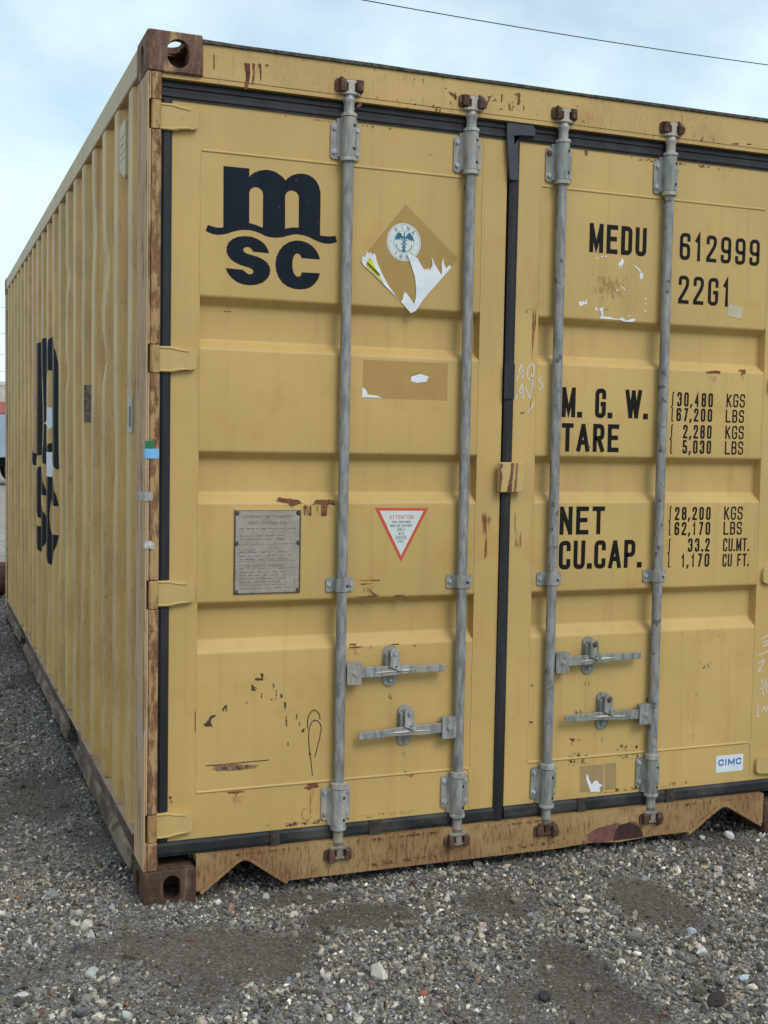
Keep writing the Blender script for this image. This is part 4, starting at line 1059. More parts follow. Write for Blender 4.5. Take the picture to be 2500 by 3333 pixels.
# ---- hinges: barrel on the post, tapering leaf with raised rims on the door
def hinge(zc, hh, mir, parent):
    X = (lambda x: W_ - x) if mir else (lambda x: x)
    s_ = hh / 0.0405
    out = [(0.041, 0.0385), (0.078, 0.0395), (0.094, 0.0370), (0.138, 0.0345), (0.150, 0.027), (0.1540, 0.018), (0.1545, -0.016), (0.150, -0.0245), (0.138, -0.0285), (0.108, -0.0300), (0.092, -0.0355), (0.076, -0.0370), (0.046, -0.0370), (0.041, -0.0400)]
    if mir: out = [(0.041 + (a - 0.041) * 1.30, b) for a, b in out]
    poly = [(X(a), zc + b * s_) for a, b in out]
    if mir: poly = poly[::-1]
    leaf = MB().prism(poly, 0.0215, 0.0355).build('hinge', M_HINGE, parent, bevel=0.004, seg=3)
    k = MB()
    b0 = [(X(0.0135), 0.007), (X(0.0190), 0.0015), (X(0.036), 0.0015), (X(0.0425), 0.009), (X(0.0425), 0.026), (X(0.036), 0.033), (X(0.0190), 0.033), (X(0.0135), 0.026)]
    if mir: b0 = b0[::-1]
    k.prism(b0, zc - hh, zc + hh, axis='z')
    k.build('hinge_knuckle', M_KNUCK, leaf, bevel=0.002)
    for sg in (1, -1):
        rim = [(0.043, 0.0345), (0.080, 0.0345), (0.098, 0.0300), (0.130, 0.0265)]
        rim = [(X(a), zc + sg * b * s_ * (1.0 if sg > 0 else 0.95)) for a, b in rim]
        bead(leaf, rim, 0.0036, y=0.0216, mat=M_HINGE, name='hinge_rim')
    # cast mark
    for q in (0.004, -0.003):
        bead(leaf, [(X(0.100), zc + q), (X(0.110), zc + q)], 0.0012, y=0.0215, name='cast_mark')
    return leaf
for zc, hh in HZ:
    hinge(zc, hh, False, doorL)
    hinge(zc, hh, True, doorR)

# ---- centre lock cover
lc = MB().prism([(1.158, 1.262), (1.163, 1.258), (1.246, 1.258), (1.251, 1.262), (1.252, 1.352), (1.246, 1.357), (1.163, 1.357), (1.158, 1.352)], 0.006, 0.0195).build('lock_cover', M_HINGE, box, bevel=0.004, seg=3)
lc['label'] = 'rust-edged steel overlap plate across the door joint'
MB().box(1.222, 1.246, 0.0196, 0.0355, 1.262, 1.352).build('lock_cover_base', M_HINGE, lc)

# ================================================================== locking bars
def rrect(cx, cz, w, h, r, n=5):
    pts = []
    for (sx, sz, a0) in ((1, 1, 0), (-1, 1, 90), (-1, -1, 180), (1, -1, 270)):
        for k in range(n + 1):
            t = R(a0 + 90 * k / n)
            pts.append((cx + sx * (w / 2 - r) + r * math.cos(t), cz + sz * (h / 2 - r) + r * math.sin(t)))
    return pts
def bolt(parent, x, y, z, r=0.0075, mat=None, washer=True):
    m = MB()
    if washer: m.cyl((x, y, z), (x, y - 0.0015, z), r * 1.35, n=16)
    m.cyl((x, y - 0.0014, z), (x, y - 0.0065, z), r, r * 0.9, n=6)
    return m.build('bolt', mat or M_BOLT, parent, bevel=0.0008)
BARX = (0.6200, 1.0355, 1.3695, 1.7885)
BY = 0.0135
def bearing(parent, x, zlo, zhi, clo, chi, pz0, pz1, mat, rusty_bolt=False):
    m = MB()
    m.prism(rrect(x - 0.004, (pz0 + pz1) / 2, 0.097, pz1 - pz0, 0.012), 0.0300, 0.0352)
    br = m.build('bearing_bracket', mat, parent, bevel=0.0015)
    s_ = MB()
    # saddle: half sleeve flaring into the plate
    prof = []
    for t in range(0, 181, 15):
        prof.append((x - 0.0235 * math.cos(R(t)), BY - 0.0235 * math.sin(R(t))))
    prof = [(x - 0.034, 0.0299), (x - 0.029, 0.026), (x - 0.0245, 0.020)] + prof + [(x + 0.0245, 0.020), (x + 0.029, 0.026), (x + 0.034, 0.0299)]
    s_.prism(prof[::-1], zlo, zhi, axis='z')
    s_.build('bearing_sleeve', mat, parent, bevel=0.0015)
    for (a, b) in (clo, chi):
        MB().lathe_z(x, BY, [(0.0225, a), (0.0258, a + 0.002), (0.0258, b - 0.002), (0.0225, b)]).build('collar', M_CAM, parent, smooth='auto')
    for zz in (zhi - 0.026, zlo + 0.022):
        h_ = MB().cyl((x + 0.010, BY - 0.0200, zz), (x + 0.0101, BY - 0.0219, zz), 0.0048, n=14).build('pin_hole_disc', M_HOLE_SHADE, parent)  # raised black disc, painted shade in place of a bored hole
    n_ = 0
    for bx in (-0.041, 0.033):
        for bz in (pz1 - 0.019, pz0 + 0.021):
            bolt(parent, x + bx, 0.0300, bz, mat=M_RBOLT if (rusty_bolt and n_ == 0) else None, washer=True)
            n_ += 1
def cam_end(parent, x, zin, zout, side):
    """cast cam head on the bar end; zin = end of neck at the bar, zout = tip"""
    s_ = 1 if zout > zin else -1
    L = abs(zout - zin)
    Z = lambda t: zin + s_ * L * t
    m = MB()
    prof = [(0.0165, Z(0)), (0.0165, Z(0.30)), (0.0200, Z(0.36)), (0.0205, Z(0.42)), (0.0170, Z(0.48)), (0.0175, Z(0.60))]
    if s_ < 0: prof = prof[::-1]
    m.lathe_z(x, BY, prof, 20)
    cm = m.build('cam', M_CAM if s_ > 0 else M_CAMD, parent, smooth='auto')
    m = MB()
    z0, z1 = sorted((Z(0.55), Z(0.66)))
    wing = [(x - 0.037, BY + 0.004), (x - 0.030, BY - 0.012), (x - 0.012, BY - 0.020), (x + 0.012, BY - 0.020), (x + 0.028, BY - 0.014), (x + 0.036, BY - 0.002), (x + 0.030, BY + 0.010), (x - 0.028, BY + 0.012)]
    m.prism(wing, z0, z1, axis='z')
    z0, z1 = sorted((Z(0.62), Z(1.0)))
    m.prism([(x - 0.010, BY - 0.019), (x + 0.012, BY - 0.019), (x + 0.012, BY + 0.008), (x - 0.010, BY + 0.008)], z0, z1, axis='z')
    z0, z1 = sorted((Z(0.90), Z(1.0)))
    w2 = [(x - 0.030, BY - 0.002), (x - 0.014, BY - 0.0185), (x + 0.016, BY - 0.0185), (x + 0.030, BY - 0.006), (x + 0.026, BY + 0.009), (x - 0.026, BY + 0.009)]
    m.prism(w2, z0 + 0.0004, z1 + 0.0004, axis='z')
    m.build('cam_head', M_CAM if s_ > 0 else (M_KEEP if abs(x - 1.3695) < 0.01 else M_CAMD), cm, bevel=0.003)
    # keeper welded on the frame
    z0, z1 = sorted((Z(0.66), Z(1.02)))
    yb = 0.0100 if s_ > 0 else 0.0082
    k = MB()
    k.prism(rrect(x - 0.003, (z0 + z1) / 2, 0.092, (z1 - z0) * 1.12, 0.010), 0.0025, yb)
    kp = k.build('cam_keeper', M_KEEP, box, bevel=0.002)
    big, small = (-1, 1) if side < 0 else (1, -1)
    k = MB()
    a0, a1 = sorted((x + big * 0.013, x + big * 0.038))
    z0 -= 0.004; z1 += 0.003
    k.loft([[(a0, -0.016, z0 - 0.002), (a1, -0.010, z0 + 0.002), (a1, 0.003, z0 + 0.002), (a0, 0.003, z0 - 0.002)], [(a0 + 0.002, -0.021, (z0 + z1) / 2 + 0.006), (a1 + 0.004 * big, -0.012, (z0 + z1) / 2), (a1 + 0.004 * big, 0.003, (z0 + z1) / 2), (a0, 0.003, (z0 + z1) / 2 + 0.006)], [(a0 + 0.003, -0.008, z1 + 0.004), (a1 - 0.003, -0.003, z1 - 0.003), (a1 - 0.003, 0.003, z1 - 0.003), (a0 + 0.003, 0.003, z1 + 0.004)]])
    k.build('keeper_lug', M_KEEP, kp, bevel=0.003)
    a0, a1 = sorted((x + small * 0.018, x + small * 0.040))
    MB().box(a0, a1, -0.010, 0.003, z0 + 0.004, z1 - 0.002).build('keeper_lug', M_KEEP, kp, bevel=0.004)
def guide(parent, x, zc, mat):
    m = MB()
    m.prism(rrect(x - 0.001, zc, 0.093, 0.045, 0.008), 0.0305, 0.0352)
    gd = m.build('guide_bracket', mat, parent, bevel=0.0012)
    prof = [(x - 0.0205 * math.cos(R(t)), BY - 0.0205 * math.sin(R(t))) for t in range(0, 181, 15)]
    prof = [(x - 0.026, 0.0304), (x - 0.0210, 0.026)] + prof + [(x + 0.0210, 0.026), (x + 0.026, 0.0304)]
    MB().prism(prof[::-1], zc - 0.020, zc + 0.020, axis='z').build('guide_strap', mat, parent, bevel=0.001)
    for bx in (-0.037, 0.034): bolt(parent, x + bx, 0.0305, zc, 0.0068)
    MB().cyl((x + 0.010, BY - 0.0168, zc - 0.002), (x + 0.0101, BY - 0.0189, zc - 0.002), 0.0045, n=12).build('pin_hole_disc', M_HOLE_SHADE, parent)  # no bore here: a black disc paints the hole's shade
FLAP = [(-0.0165, 0.004), (-0.0160, -0.028), (-0.0175, -0.043), (0.003, -0.050), (0.011, -0.057), (0.022, -0.057), (0.0275, -0.048), (0.0245, -0.037), (0.0155, -0.030), (0.0150, 0.004), (0.011, 0.012), (0.0, 0.0165), (-0.011, 0.012)]
def handle(parent, x, s_, hubz, xe, ze, catch, rust=False, mat=None):
    """hub plate on the bar, flat bar with a grip, catch with swinging flap"""
    mat = mat or M_BRKT
    h0 = x + s_ * 0.0165
    h1 = x + s_ * 0.066
    a0, a1 = sorted((h0, h1))
    hub = MB().prism(rrect((a0 + a1) / 2, hubz, a1 - a0, 0.071, 0.006), -0.003, 0.004)
    hub.prism(rrect((a0 + a1) / 2, hubz, a1 - a0, 0.069, 0.006), 0.0145, 0.0200)
    hb = hub.build('handle_hub', mat, parent, bevel=0.0015)
    bolt(parent, (a0 + a1) / 2 + s_ * 0.002, -0.003, hubz, 0.0070, M_BOLT)
    x0 = x + s_ * 0.040
    secs = []
    for t, dz, hh, y0, y1 in ((0.0, 0.0, 0.0150, 0.0045, 0.0140), (0.12, 0.0, 0.0165, 0.0045, 0.0140), (0.30, 0.0, 0.0170, 0.003, 0.0125), (0.45, 0.002, 0.0145, -0.001, 0.0095), (0.62, 0.003, 0.0135, -0.001, 0.0095), (0.70, 0.0005, 0.0115, 0.000, 0.0095), (0.75, 0, 0.0125, 0.000, 0.0095), (0.97, 0, 0.0115, 0.000, 0.0095), (1.0, 0, 0.0100, 0.001, 0.0085)):
        xx = x0 + (xe - x0) * t
        zz = hubz + (ze - hubz) * t + dz
        secs.append([(xx, y0, zz - hh), (xx, y1, zz - hh), (xx, y1, zz + hh), (xx, y0, zz + hh)])
    hd = MB().loft(secs).build('handle', mat, parent, bevel=0.002)
    # pressed rib along the middle
    rp = [(x0 + (xe - x0) * t, hubz + (ze - hubz) * t + dz) for t, dz in ((0.22, -0.004), (0.34, -0.002), (0.48, 0.0), (0.58, 0.0), (0.69, 0.0))]
    secs = []
    for k, (px, pz_) in enumerate(rp):
        w = (0.001, 0.006, 0.0075, 0.0065, 0.001)[k]
        yy = 0.003 - (0.0035 if 0.4 < k / 4 else 0.0)
        secs.append([(px, yy + 0.001, pz_ - w), (px, yy - w * 0.6, pz_), (px, yy + 0.001, pz_ + w)])
    MB().loft(secs).build('handle_rib', M_CAM, parent, smooth=False)
    cx, cz0, cz1 = catch
    m = MB().prism(rrect(cx - 0.001, (cz0 + cz1) / 2, 0.047, cz1 - cz0, 0.022, 8), 0.0300, 0.0352)
    ct = m.build('handle_catch', mat, parent, bevel=0.0015)
    zb, zt = cz0 + 0.020, cz1 - 0.021
    MB().box(cx - 0.021, cx - 0.012, 0.0105, 0.0298, (cz0 + cz1) / 2 - 0.020, zt - 0.002).build('catch_stop', mat, parent, bevel=0.0015)
    MB().box(cx - 0.006, cx + 0.018, 0.004, 0.0298, zb + 0.016, zb + 0.034).build('catch_rest', mat, parent, bevel=0.002)
    MB().cyl((cx + 0.002, 0.0298, zt), (cx + 0.002, 0.002, zt), 0.009, n=14).build('catch_pivot', mat, parent)
    fl = MB().prism([(cx + 0.002 + a, zt + b) for a, b in FLAP], -0.008, -0.002)
    fl.build('catch_flap', M_CAM if not rust else mat, parent, bevel=0.002)
    MB().cyl((cx + 0.006, -0.0079, zt - 0.042), (cx + 0.006, -0.0084, zt - 0.042), 0.0032, n=10).build('seal_hole_disc', M_HOLE_SHADE, parent)  # thin black disc on the flap paints the seal hole's shade
    bolt(parent, cx + 0.002, -0.0080, zt, 0.0070, M_RBOLT if rust else M_BOLT)
    bolt(parent, cx + 0.001, 0.0300, zb, 0.0068, M_BOLT, washer=False)
LB = ['leftmost galvanised locking bar of the left door', 'galvanised locking bar of the left door beside the centre seam', 'spotted galvanised locking bar of the right door beside the centre seam', 'rightmost galvanised locking bar in view']
CATCH = [(0.795, 0.632, 0.764), (0.849, 0.434, 0.567), (1.530, 0.631, 0.760), (1.592, 0.433, 0.565)]
HAND = [(1, 0.6845, 0.977, 0.687), (-1, 0.4885, 0.681, 0.482), (1, 0.6815, 1.725, 0.691), (-1, 0.4820, 1.428, 0.487)]
for i, x in enumerate(BARX):
    bar = MB().lathe_z(x, BY, [(0.0166, 0.19), (0.0168, 0.25), (0.0168, 2.38), (0.0166, 2.415)], 28).build('locking_bar', M_GALV if i < 2 else M_GALVS, box, smooth='auto')
    bar['label'] = LB[i]
    bm_ = M_BRKT if i < 2 else M_BRKTG
    bearing(bar, x, 2.2905, 2.4085, (2.2750, 2.2900), (2.4090, 2.4215), 2.2840, 2.3965, bm_, rusty_bolt=(i == 2))
    bearing(bar, x, 0.1970, 0.3160, (0.1840, 0.1965), (0.3165, 0.3370), 0.2130, 0.3215, bm_ if i else M_CAM)
    cam_end(bar, x, 2.4216, 2.5180, -1 if i in (0, 2) else 1)
    cam_end(bar, x, 0.1839, 0.0920, -1 if i in (0, 1) else 1)
    guide(bar, x, 0.9655, M_BRKT)
    s_, hz, xe_, ze_ = HAND[i]
    handle(bar, x, s_, hz, xe_, ze_, CATCH[i], rust=(i >= 2), mat=M_BRKT if i < 2 else M_BRKTG)

# ================================================================== lettering, stickers and marks
_rg = random.Random(9)
def rag(p, step=0.004, amp=0.0016):
    out = []
    for i in range(len(p)):
        a, b = Vector(p[i]), Vector(p[(i + 1) % len(p)])
        n = max(1, int((b - a).length / step))
        for k in range(n):
            q = a.lerp(b, k / n)
            j = amp if k else amp * 0.4
            out.append((q.x + _rg.uniform(-j, j), q.y + _rg.uniform(-j, j)))
    return out
def flat(name, polys, mat, parent, y=0.0352, holes=None, place=None, uvbox=False):
    """flat film of one or more (x,z) outlines, facing the door front; holes belong to the first outline"""
    V, F, UV = [], [], []
    for i, p in enumerate(polys):
        rings = [[Vector((a, b, 0)) for a, b in p]]
        if i == 0 and holes: rings += [[Vector((a, b, 0)) for a, b in h] for h in holes]
        allp = [q for r_ in rings for q in r_]
        n0 = len(V)
        xs_ = [q.x for q in allp]; zs_ = [q.y for q in allp]
        for q in allp:
            V.append((q.x, y, q.y) if place is None else place(q.x, q.y))
            UV.append(((q.x - min(xs_)) / max(1e-6, max(xs_) - min(xs_)), (q.y - min(zs_)) / max(1e-6, max(zs_) - min(zs_))))
        for t in tessellate_polygon(rings):
            a, b, c_ = (allp[k] for k in t)
            cr = (b.x - a.x) * (c_.y - a.y) - (b.y - a.y) * (c_.x - a.x)
            if abs(cr) < 1e-12: continue
            F.append(tuple(k + n0 for k in (t if cr > 0 else t[::-1])))
    return mesh_obj(name, V, F, mat, parent, uv=UV)

def stroke_quads(pts, t, closed=False):
    """offset polyline -> list of quads"""
    P = [Vector(p) for p in pts]
    n = len(P)
    Lf, Rt = [], []
    for i in range(n):
        a = P[(i - 1) % n] if (i > 0 or closed) else None
        b = P[(i + 1) % n] if (i < n - 1 or closed) else None
        d1 = (P[i] - a).normalized() if a is not None else None
        d2 = (b - P[i]).normalized() if b is not None else None
        if d1 is None: d1 = d2
        if d2 is None: d2 = d1
        n1_, n2_ = Vector((-d1.y, d1.x)), Vector((-d2.y, d2.x))
        mm = n1_ + n2_
        if mm.length < 1e-4: mm = n1_
        mm.normalize()
        k = t / 2 / max(0.34, mm.dot(n1_))
        Lf.append(P[i] + mm * k); Rt.append(P[i] - mm * k)
    out = []
    for i in range(n if closed else n - 1):
        j = (i + 1) % n
        out.append([Lf[i], Rt[i], Rt[j], Lf[j]])
    return out
def rounded(pts, rad, closed=False, n=4):
    out = []
    N = len(pts)
    for i, p in enumerate(pts):
        r = p[2] if len(p) > 2 else 0
        q = Vector(p[:2])
        if not r or (not closed and i in (0, N - 1)):
            out.append(tuple(q)); continue
        a, b = Vector(pts[i - 1][:2]), Vector(pts[(i + 1) % N][:2])
        d1, d2 = a - q, b - q
        rr = min(rad, d1.length * 0.5, d2.length * 0.5)
        s_, e_ = q + d1.normalized() * rr, q + d2.normalized() * rr
        for k in range(n + 1):
            t = k / n
            v = s_ * (1 - t) ** 2 + q * 2 * t * (1 - t) + e_ * t * t
            out.append((v.x, v.y))
    return out
r_ = 1
GL = {
 'M': [[(0, 0), (0, 1)], [(1, 0), (1, 1)], [(.02, .97), (.5, .14), (.98, .97)]], 'E': [[(1, 1), (0, 1), (0, 0), (1, 0)], [(0, .52), (.86, .52)]], 'D': [[(0, 0), (0, 1), (1, 1, r_), (1, 0, r_), 'c']],
 'U': [[(0, 1), (0, 0, r_), (1, 0, r_), (1, 1)]], '6': [[(1, .8), (1, 1, r_), (0, 1, r_), (0, 0, r_), (1, 0, r_), (1, .56, r_), (0.05, .56)]], '9': [[(0, .2), (0, 0, r_), (1, 0, r_), (1, 1, r_), (0, 1, r_), (0, .44, r_), (.95, .44)]],
 '1': [[(.15, .80), (.6, 1), (.6, 0)]], '2': [[(0, .76), (0, 1, r_), (1, 1, r_), (1, .66, r_), (0, .08), (0, 0), (1, 0)]], 'G': [[(1, .76), (1, 1, r_), (0, 1, r_), (0, 0, r_), (1, 0, r_), (1, .47), (.5, .47)]],
 'W': [[(0, 1), (.27, .03)], [(.27, .03), (.5, .97)], [(.5, .97), (.73, .03)], [(.73, .03), (1, 1)]], 'T': [[(0, 1), (1, 1)], [(.5, 1), (.5, 0)]], 'A': [[(0, 0), (.47, .98)], [(.53, .98), (1, 0)], [(.16, .30), (.84, .30)]],
 'R': [[(0, 0), (0, 1), (1, 1, r_), (1, .48, r_), (0, .48)], [(.5, .48), (1, 0)]], 'N': [[(0, 0), (0, 1)], [(1, 0), (1, 1)], [(.04, .96), (.96, .04)]], 'C': [[(1, .76), (1, 1, r_), (0, 1, r_), (0, 0, r_), (1, 0, r_), (1, .24)]],
 'P': [[(0, 0), (0, 1), (1, 1, r_), (1, .46, r_), (0, .46)]], '3': [[(0, .8), (0, 1, r_), (1, 1, r_), (1, .53, r_), (.42, .53)], [(.6, .53), (1, .53, r_), (1, 0, r_), (0, 0, r_), (0, .2)]],
 '0': [[(0, 0, r_), (0, 1, r_), (1, 1, r_), (1, 0, r_), 'c']], '4': [[(.74, 0), (.74, 1), (0, .28), (1, .28)]], '8': [[(0, .53, r_), (0, 1, r_), (1, 1, r_), (1, .53, r_), 'c'], [(0, 0, r_), (0, .53, r_), (1, .53, r_), (1, 0, r_), 'c']],
 '7': [[(0, 1), (1, 1), (.35, 0)]], '5': [[(1, 1), (.04, 1), (.04, .56), (1, .56, r_), (1, 0, r_), (0, 0, r_), (0, .2)]], 'K': [[(0, 0), (0, 1)], [(1, 1), (0, .38)], [(.3, .56), (1, 0)]],
 'S': [[(1, .78), (1, 1, r_), (0, 1, r_), (0, .52, r_), (1, .52, r_), (1, 0, r_), (0, 0, r_), (0, .22)]], 'L': [[(0, 1), (0, 0), (1, 0)]], 'B': [[(0, 0), (0, 1), (.95, 1, r_), (.95, .52, r_), (0, .52)], [(0, .52), (1, .52, r_), (1, 0, r_), (0, 0)]],
 'F': [[(1, 1), (0, 1), (0, 0)], [(0, .52), (.8, .52)]], 'I': [[(.5, 0), (.5, 1)]], 'O': [[(0, 0, r_), (0, 1, r_), (1, 1, r_), (1, 0, r_), 'c']], 'H': [[(0, 0), (0, 1)], [(1, 0), (1, 1)], [(0, .5), (1, .5)]],
 'Y': [[(0, 1), (.5, .45), (1, 1)], [(.5, .45), (.5, 0)]], 'V': [[(0, 1), (.5, 0), (1, 1)]], '-': [[(0, .5), (1, .5)]], '/': [[(0, 0), (1, 1)]], 'X': [[(0, 0), (1, 1)], [(0, 1), (1, 0)]],
}
GWID = {'M': 1.22, 'W': 1.55, 'I': .35, '1': .72, '.': .28, ',': .28, ' ': .75, 'T': 1.0, 'A': 1.12}
def quads_mesh(name, quads, mat, parent, y, dy=0.00012, place=None):
    V, F = [], []
    for lay, qs in quads:
        for q in qs:
            a = (q[1] - q[0]).x * (q[2] - q[0]).y - (q[1] - q[0]).y * (q[2] - q[0]).x
            q = q if a > 0 else q[::-1]
            n0 = len(V)
            V += [(p.x, y - dy * lay, p.y) if place is None else place(p.x, p.y, lay) for p in q]
            F.append((n0, n0 + 1, n0 + 2, n0 + 3))
    return mesh_obj(name, V, F, mat, parent)
def letter_objs(name, lt, mat, parent, y):
    cur = []
    for lay, q in lt:
        if lay == 0 and cur:
            quads_mesh(name, cur, mat, parent, y); cur = []
        cur.append((lay, q))
    if cur: quads_mesh(name, cur, mat, parent, y)
def letters(text, x0, z0, x1, h, t, gap=0.30, slant=0.0, wid=GWID):
    """condensed gothic drawn with a stroke of width t, fitted between x0 and x1"""
    ws = [wid.get(c_, 1.0) for c_ in text]
    gaps = [gap if i < len(text) - 1 else 0 for i in range(len(text))]
    unit = (x1 - x0) / (sum(ws) + sum(gaps))
    out = []
    x = x0
    for c_, w, gp in zip(text, ws, gaps):
        ww = w * unit
        if c_ in '.,':
            hh = t * 1.25
            cx = x + ww / 2
            if c_ == '.': q = [(cx - hh / 2, 0), (cx + hh / 2, 0), (cx + hh / 2, hh), (cx - hh / 2, hh)]
            else: q = [(cx - hh * .7, -hh * .6), (cx - hh * .1, -hh * .6), (cx + hh / 2, hh), (cx - hh / 2, hh)]
            out.append((0, [[Vector((a, z0 + b)) for a, b in q]]))
        elif c_ in GL:
            for li, st in enumerate(GL[c_]):
                closed = st[-1] == 'c'
                pts = st[:-1] if closed else st
                tw = min(t, ww * (0.95 if c_ == 'I' else 0.42))
                mp_ = [(x + tw / 2 + p[0] * (ww - tw), z0 + t / 2 + p[1] * (h - t), *(p[2:])) for p in pts]
                # ends of plain strokes reach the full height
                pl = rounded(mp_, (ww - tw) * 0.46, closed)
                if not closed:
                    for e_, o_ in ((0, 1), (-1, -2)):
                        p = Vector(pl[e_]); d = (p - Vector(pl[o_])).normalized()
                        if abs(d.y) > 0.85 or c_ in 'EFLTZ' or (c_ == '2'): p = p + d * t / 2
                        pl[e_] = (p.x, p.y)
                out.append((li, stroke_quads(pl, tw, closed)))
        x += ww + gp * unit
    return out
for (tx, x0, z0, x1, h) in D['text_big']:
    letter_objs('stencil_letter', letters(tx, x0, z0, x1, h, 0.0155 if tx[0] not in '62' else 0.0128, gap=0.42 if tx in ('612999', '22G1') else (0.30 if tx in ('MEDU', 'TARE', 'NET') else 0.26)), M_INK, doorR, 0.0352)
for (tx, x0, z0, x1, h) in D['text_small']:
    num = tx[0].isdigit()
    letter_objs('stencil_letter', letters(tx, x0, z0, x1, h, 0.0072 if num else 0.0058, gap=0.52 if num else 0.30), M_INK, doorR, 0.0352)
for p in D['braces']:
    quads_mesh('stencil_brace', [(0, stroke_quads(p, 0.0042))], M_INK, doorR, 0.0352)

# ---- dark logo on the left door
flat('logo_lettering', [D['logo_m']], M_NAVY, doorL, holes=[D['logo_h1'], D['logo_h2']])
flat('logo_lettering', [D['logo_s']], M_NAVY, doorL)
flat('logo_lettering', [D['logo_c']], M_NAVY, doorL)
# ---- the same mark, larger, painted over the ribs of the side wall
lx = [p[0] for p in D['logo_m']]; lz = [p[1] for p in D['logo_m'] + D['logo_c']]
LX0, LX1, LZ0, LZ1 = min(lx), max(lx), min(lz), max(lz)
def side_map(u, v):
    return 3.80 - (u - LX0) / (LX1 - LX0) * 1.45, 0.750 + (v - LZ0) / (LZ1 - LZ0) * 1.190
def side_decal(name, rings_list, mat, holes=None, lift=0.0009):
    bm = bmesh.new()
    for i, ring in enumerate(rings_list):
        rings = [[Vector((a, b, 0)) for a, b in ring]] + ([[Vector((a, b, 0)) for a, b in h] for h in holes] if (holes and i == 0) else [])
        allp = [q for r0 in rings for q in r0]
        bv = [bm.verts.new((0, q.x, q.y)) for q in allp]
        for t in tessellate_polygon(rings):
            try: bm.faces.new([bv[k] for k in t])
            except ValueError: pass
    ys_ = [v.co.y for v in bm.verts]; zs_ = [v.co.z for v in bm.verts]
    for yb in ybr:
        if min(ys_) < yb < max(ys_):
            bmesh.ops.bisect_plane(bm, geom=list(bm.verts) + list(bm.edges) + list(bm.faces), plane_co=(0, yb, 0), plane_no=(0, 1, 0))
    for zb in zbr:
        if min(zs_) < zb < max(zs_):
            bmesh.ops.bisect_plane(bm, geom=list(bm.verts) + list(bm.edges) + list(bm.faces), plane_co=(0, 0, zb), plane_no=(0, 0, 1))
    for v in bm.verts: v.co.x = float(side_x(v.co.y, v.co.z)) - lift
    for f_ in bm.faces:
        f_.normal_update()
        if f_.normal.x > 0: f_.normal_flip()
    me = bpy.data.meshes.new(name); bm.to_mesh(me); bm.free()
    me.materials.append(mat)
    return link(bpy.data.objects.new(name, me), side)
mp2 = lambda ring: [side_map(a, b) for a, b in ring]
M_NAVYS = plain('faded_navy_paint', (0.006, 0.007, 0.009), 0.5, 0.15, var=0.3)
side_decal('logo_lettering', [mp2(D['logo_m'])], M_NAVYS, [mp2(D['logo_h1']), mp2(D['logo_h2'])])
side_decal('logo_lettering', [mp2(D['logo_s'])], M_NAVYS)
side_decal('logo_lettering', [mp2(D['logo_c'])], M_NAVYS)
def rect(y0, y1, z0, z1): return [(y0, z0), (y1, z0), (y1, z1), (y0, z1)]
side_decal('brown_patch', [rect(1.372, 1.432, 1.475, 1.625)], plain('brown_patch_paper', (0.16, 0.115, 0.085), 0.85, var=0.5, scale=60), lift=0.0018)
side_decal('side_label', [rect(0.276, 0.318, 1.435, 1.545)], plain('faded_label', (0.50, 0.48, 0.43), 0.7, var=0.15, scale=60), lift=0.0030)
side_decal('side_label_print', [rect(0.282, 0.302, 1.45, 1.515)], M_GREYP, lift=0.0036)
side_decal('paper_scrap', [[(2.86, 1.45), (2.81, 1.475), (2.80, 1.52), (2.805, 1.56), (2.90, 1.57), (2.91, 1.50), (3.11, 1.495), (3.15, 1.485), (3.10, 1.478), (2.91, 1.475)]], M_WHITE, lift=0.0020)
side_decal('paper_scrap', [[(2.80, 1.207), (2.81, 1.27), (2.83, 1.30), (2.82, 1.335), (2.92, 1.335), (2.92, 1.21)]], M_WHITE, lift=0.0024)

# ---- torn diamond placard with the round seal
flat('diamond_residue', [D['diamond']], D_GLUE, doorL, y=0.03545)
cxs = D['rina_c']
cx, cz = cxs[0]; rx = (cxs[2][0] - cxs[1][0]) / 2; rz = (cxs[3][1] - cxs[4][1]) / 2
cx, cz = (cxs[1][0] + cxs[2][0]) / 2, (cxs[3][1] + cxs[4][1]) / 2
def ell(k, n=40): return [(cx + rx * k * math.cos(2 * math.pi * i / n), cz + rz * k * math.sin(2 * math.pi * i / n)) for i in range(n)]
flat('round_seal', [ell(1.0)], M_PALE, doorL, y=0.03525)
for k, w in ((0.93, 0.0010), (0.60, 0.0010)):
    quads_mesh('seal_ring', [(0, stroke_quads(ell(k), w, True))], M_GREYP, doorL, 0.0351)
def ring_letters(text, a0, da, k, h, flip=False):
    qs = []
    for i, ch in enumerate(text):
        a = R(a0 + da * i)
        px, pz_ = cx + rx * k * math.cos(a), cz + rz * k * math.sin(a)
        rot = a - math.pi / 2 if not flip else a + math.pi / 2
        base_ = letters(ch, -h * 0.36, -h / 2, h * 0.36, h, h * 0.15)
        for li, ql in base_:
            qs.append((li, [[Vector((px + p.x * math.cos(rot) - p.y * math.sin(rot), pz_ + p.x * math.sin(rot) + p.y * math.cos(rot))) for p in q] for q in ql]))
    return qs
quads_mesh('seal_lettering', ring_letters('RINA', 126, -27, 0.77, 0.0135), M_GREYP, doorL, 0.0351)
quads_mesh('seal_lettering', ring_letters('1861', 232, 26, 0.78, 0.0120, True), M_GREYP, doorL, 0.0351)
S_ = lambda pts: [(cx + a * rx, cz + b * rz) for a, b in pts]
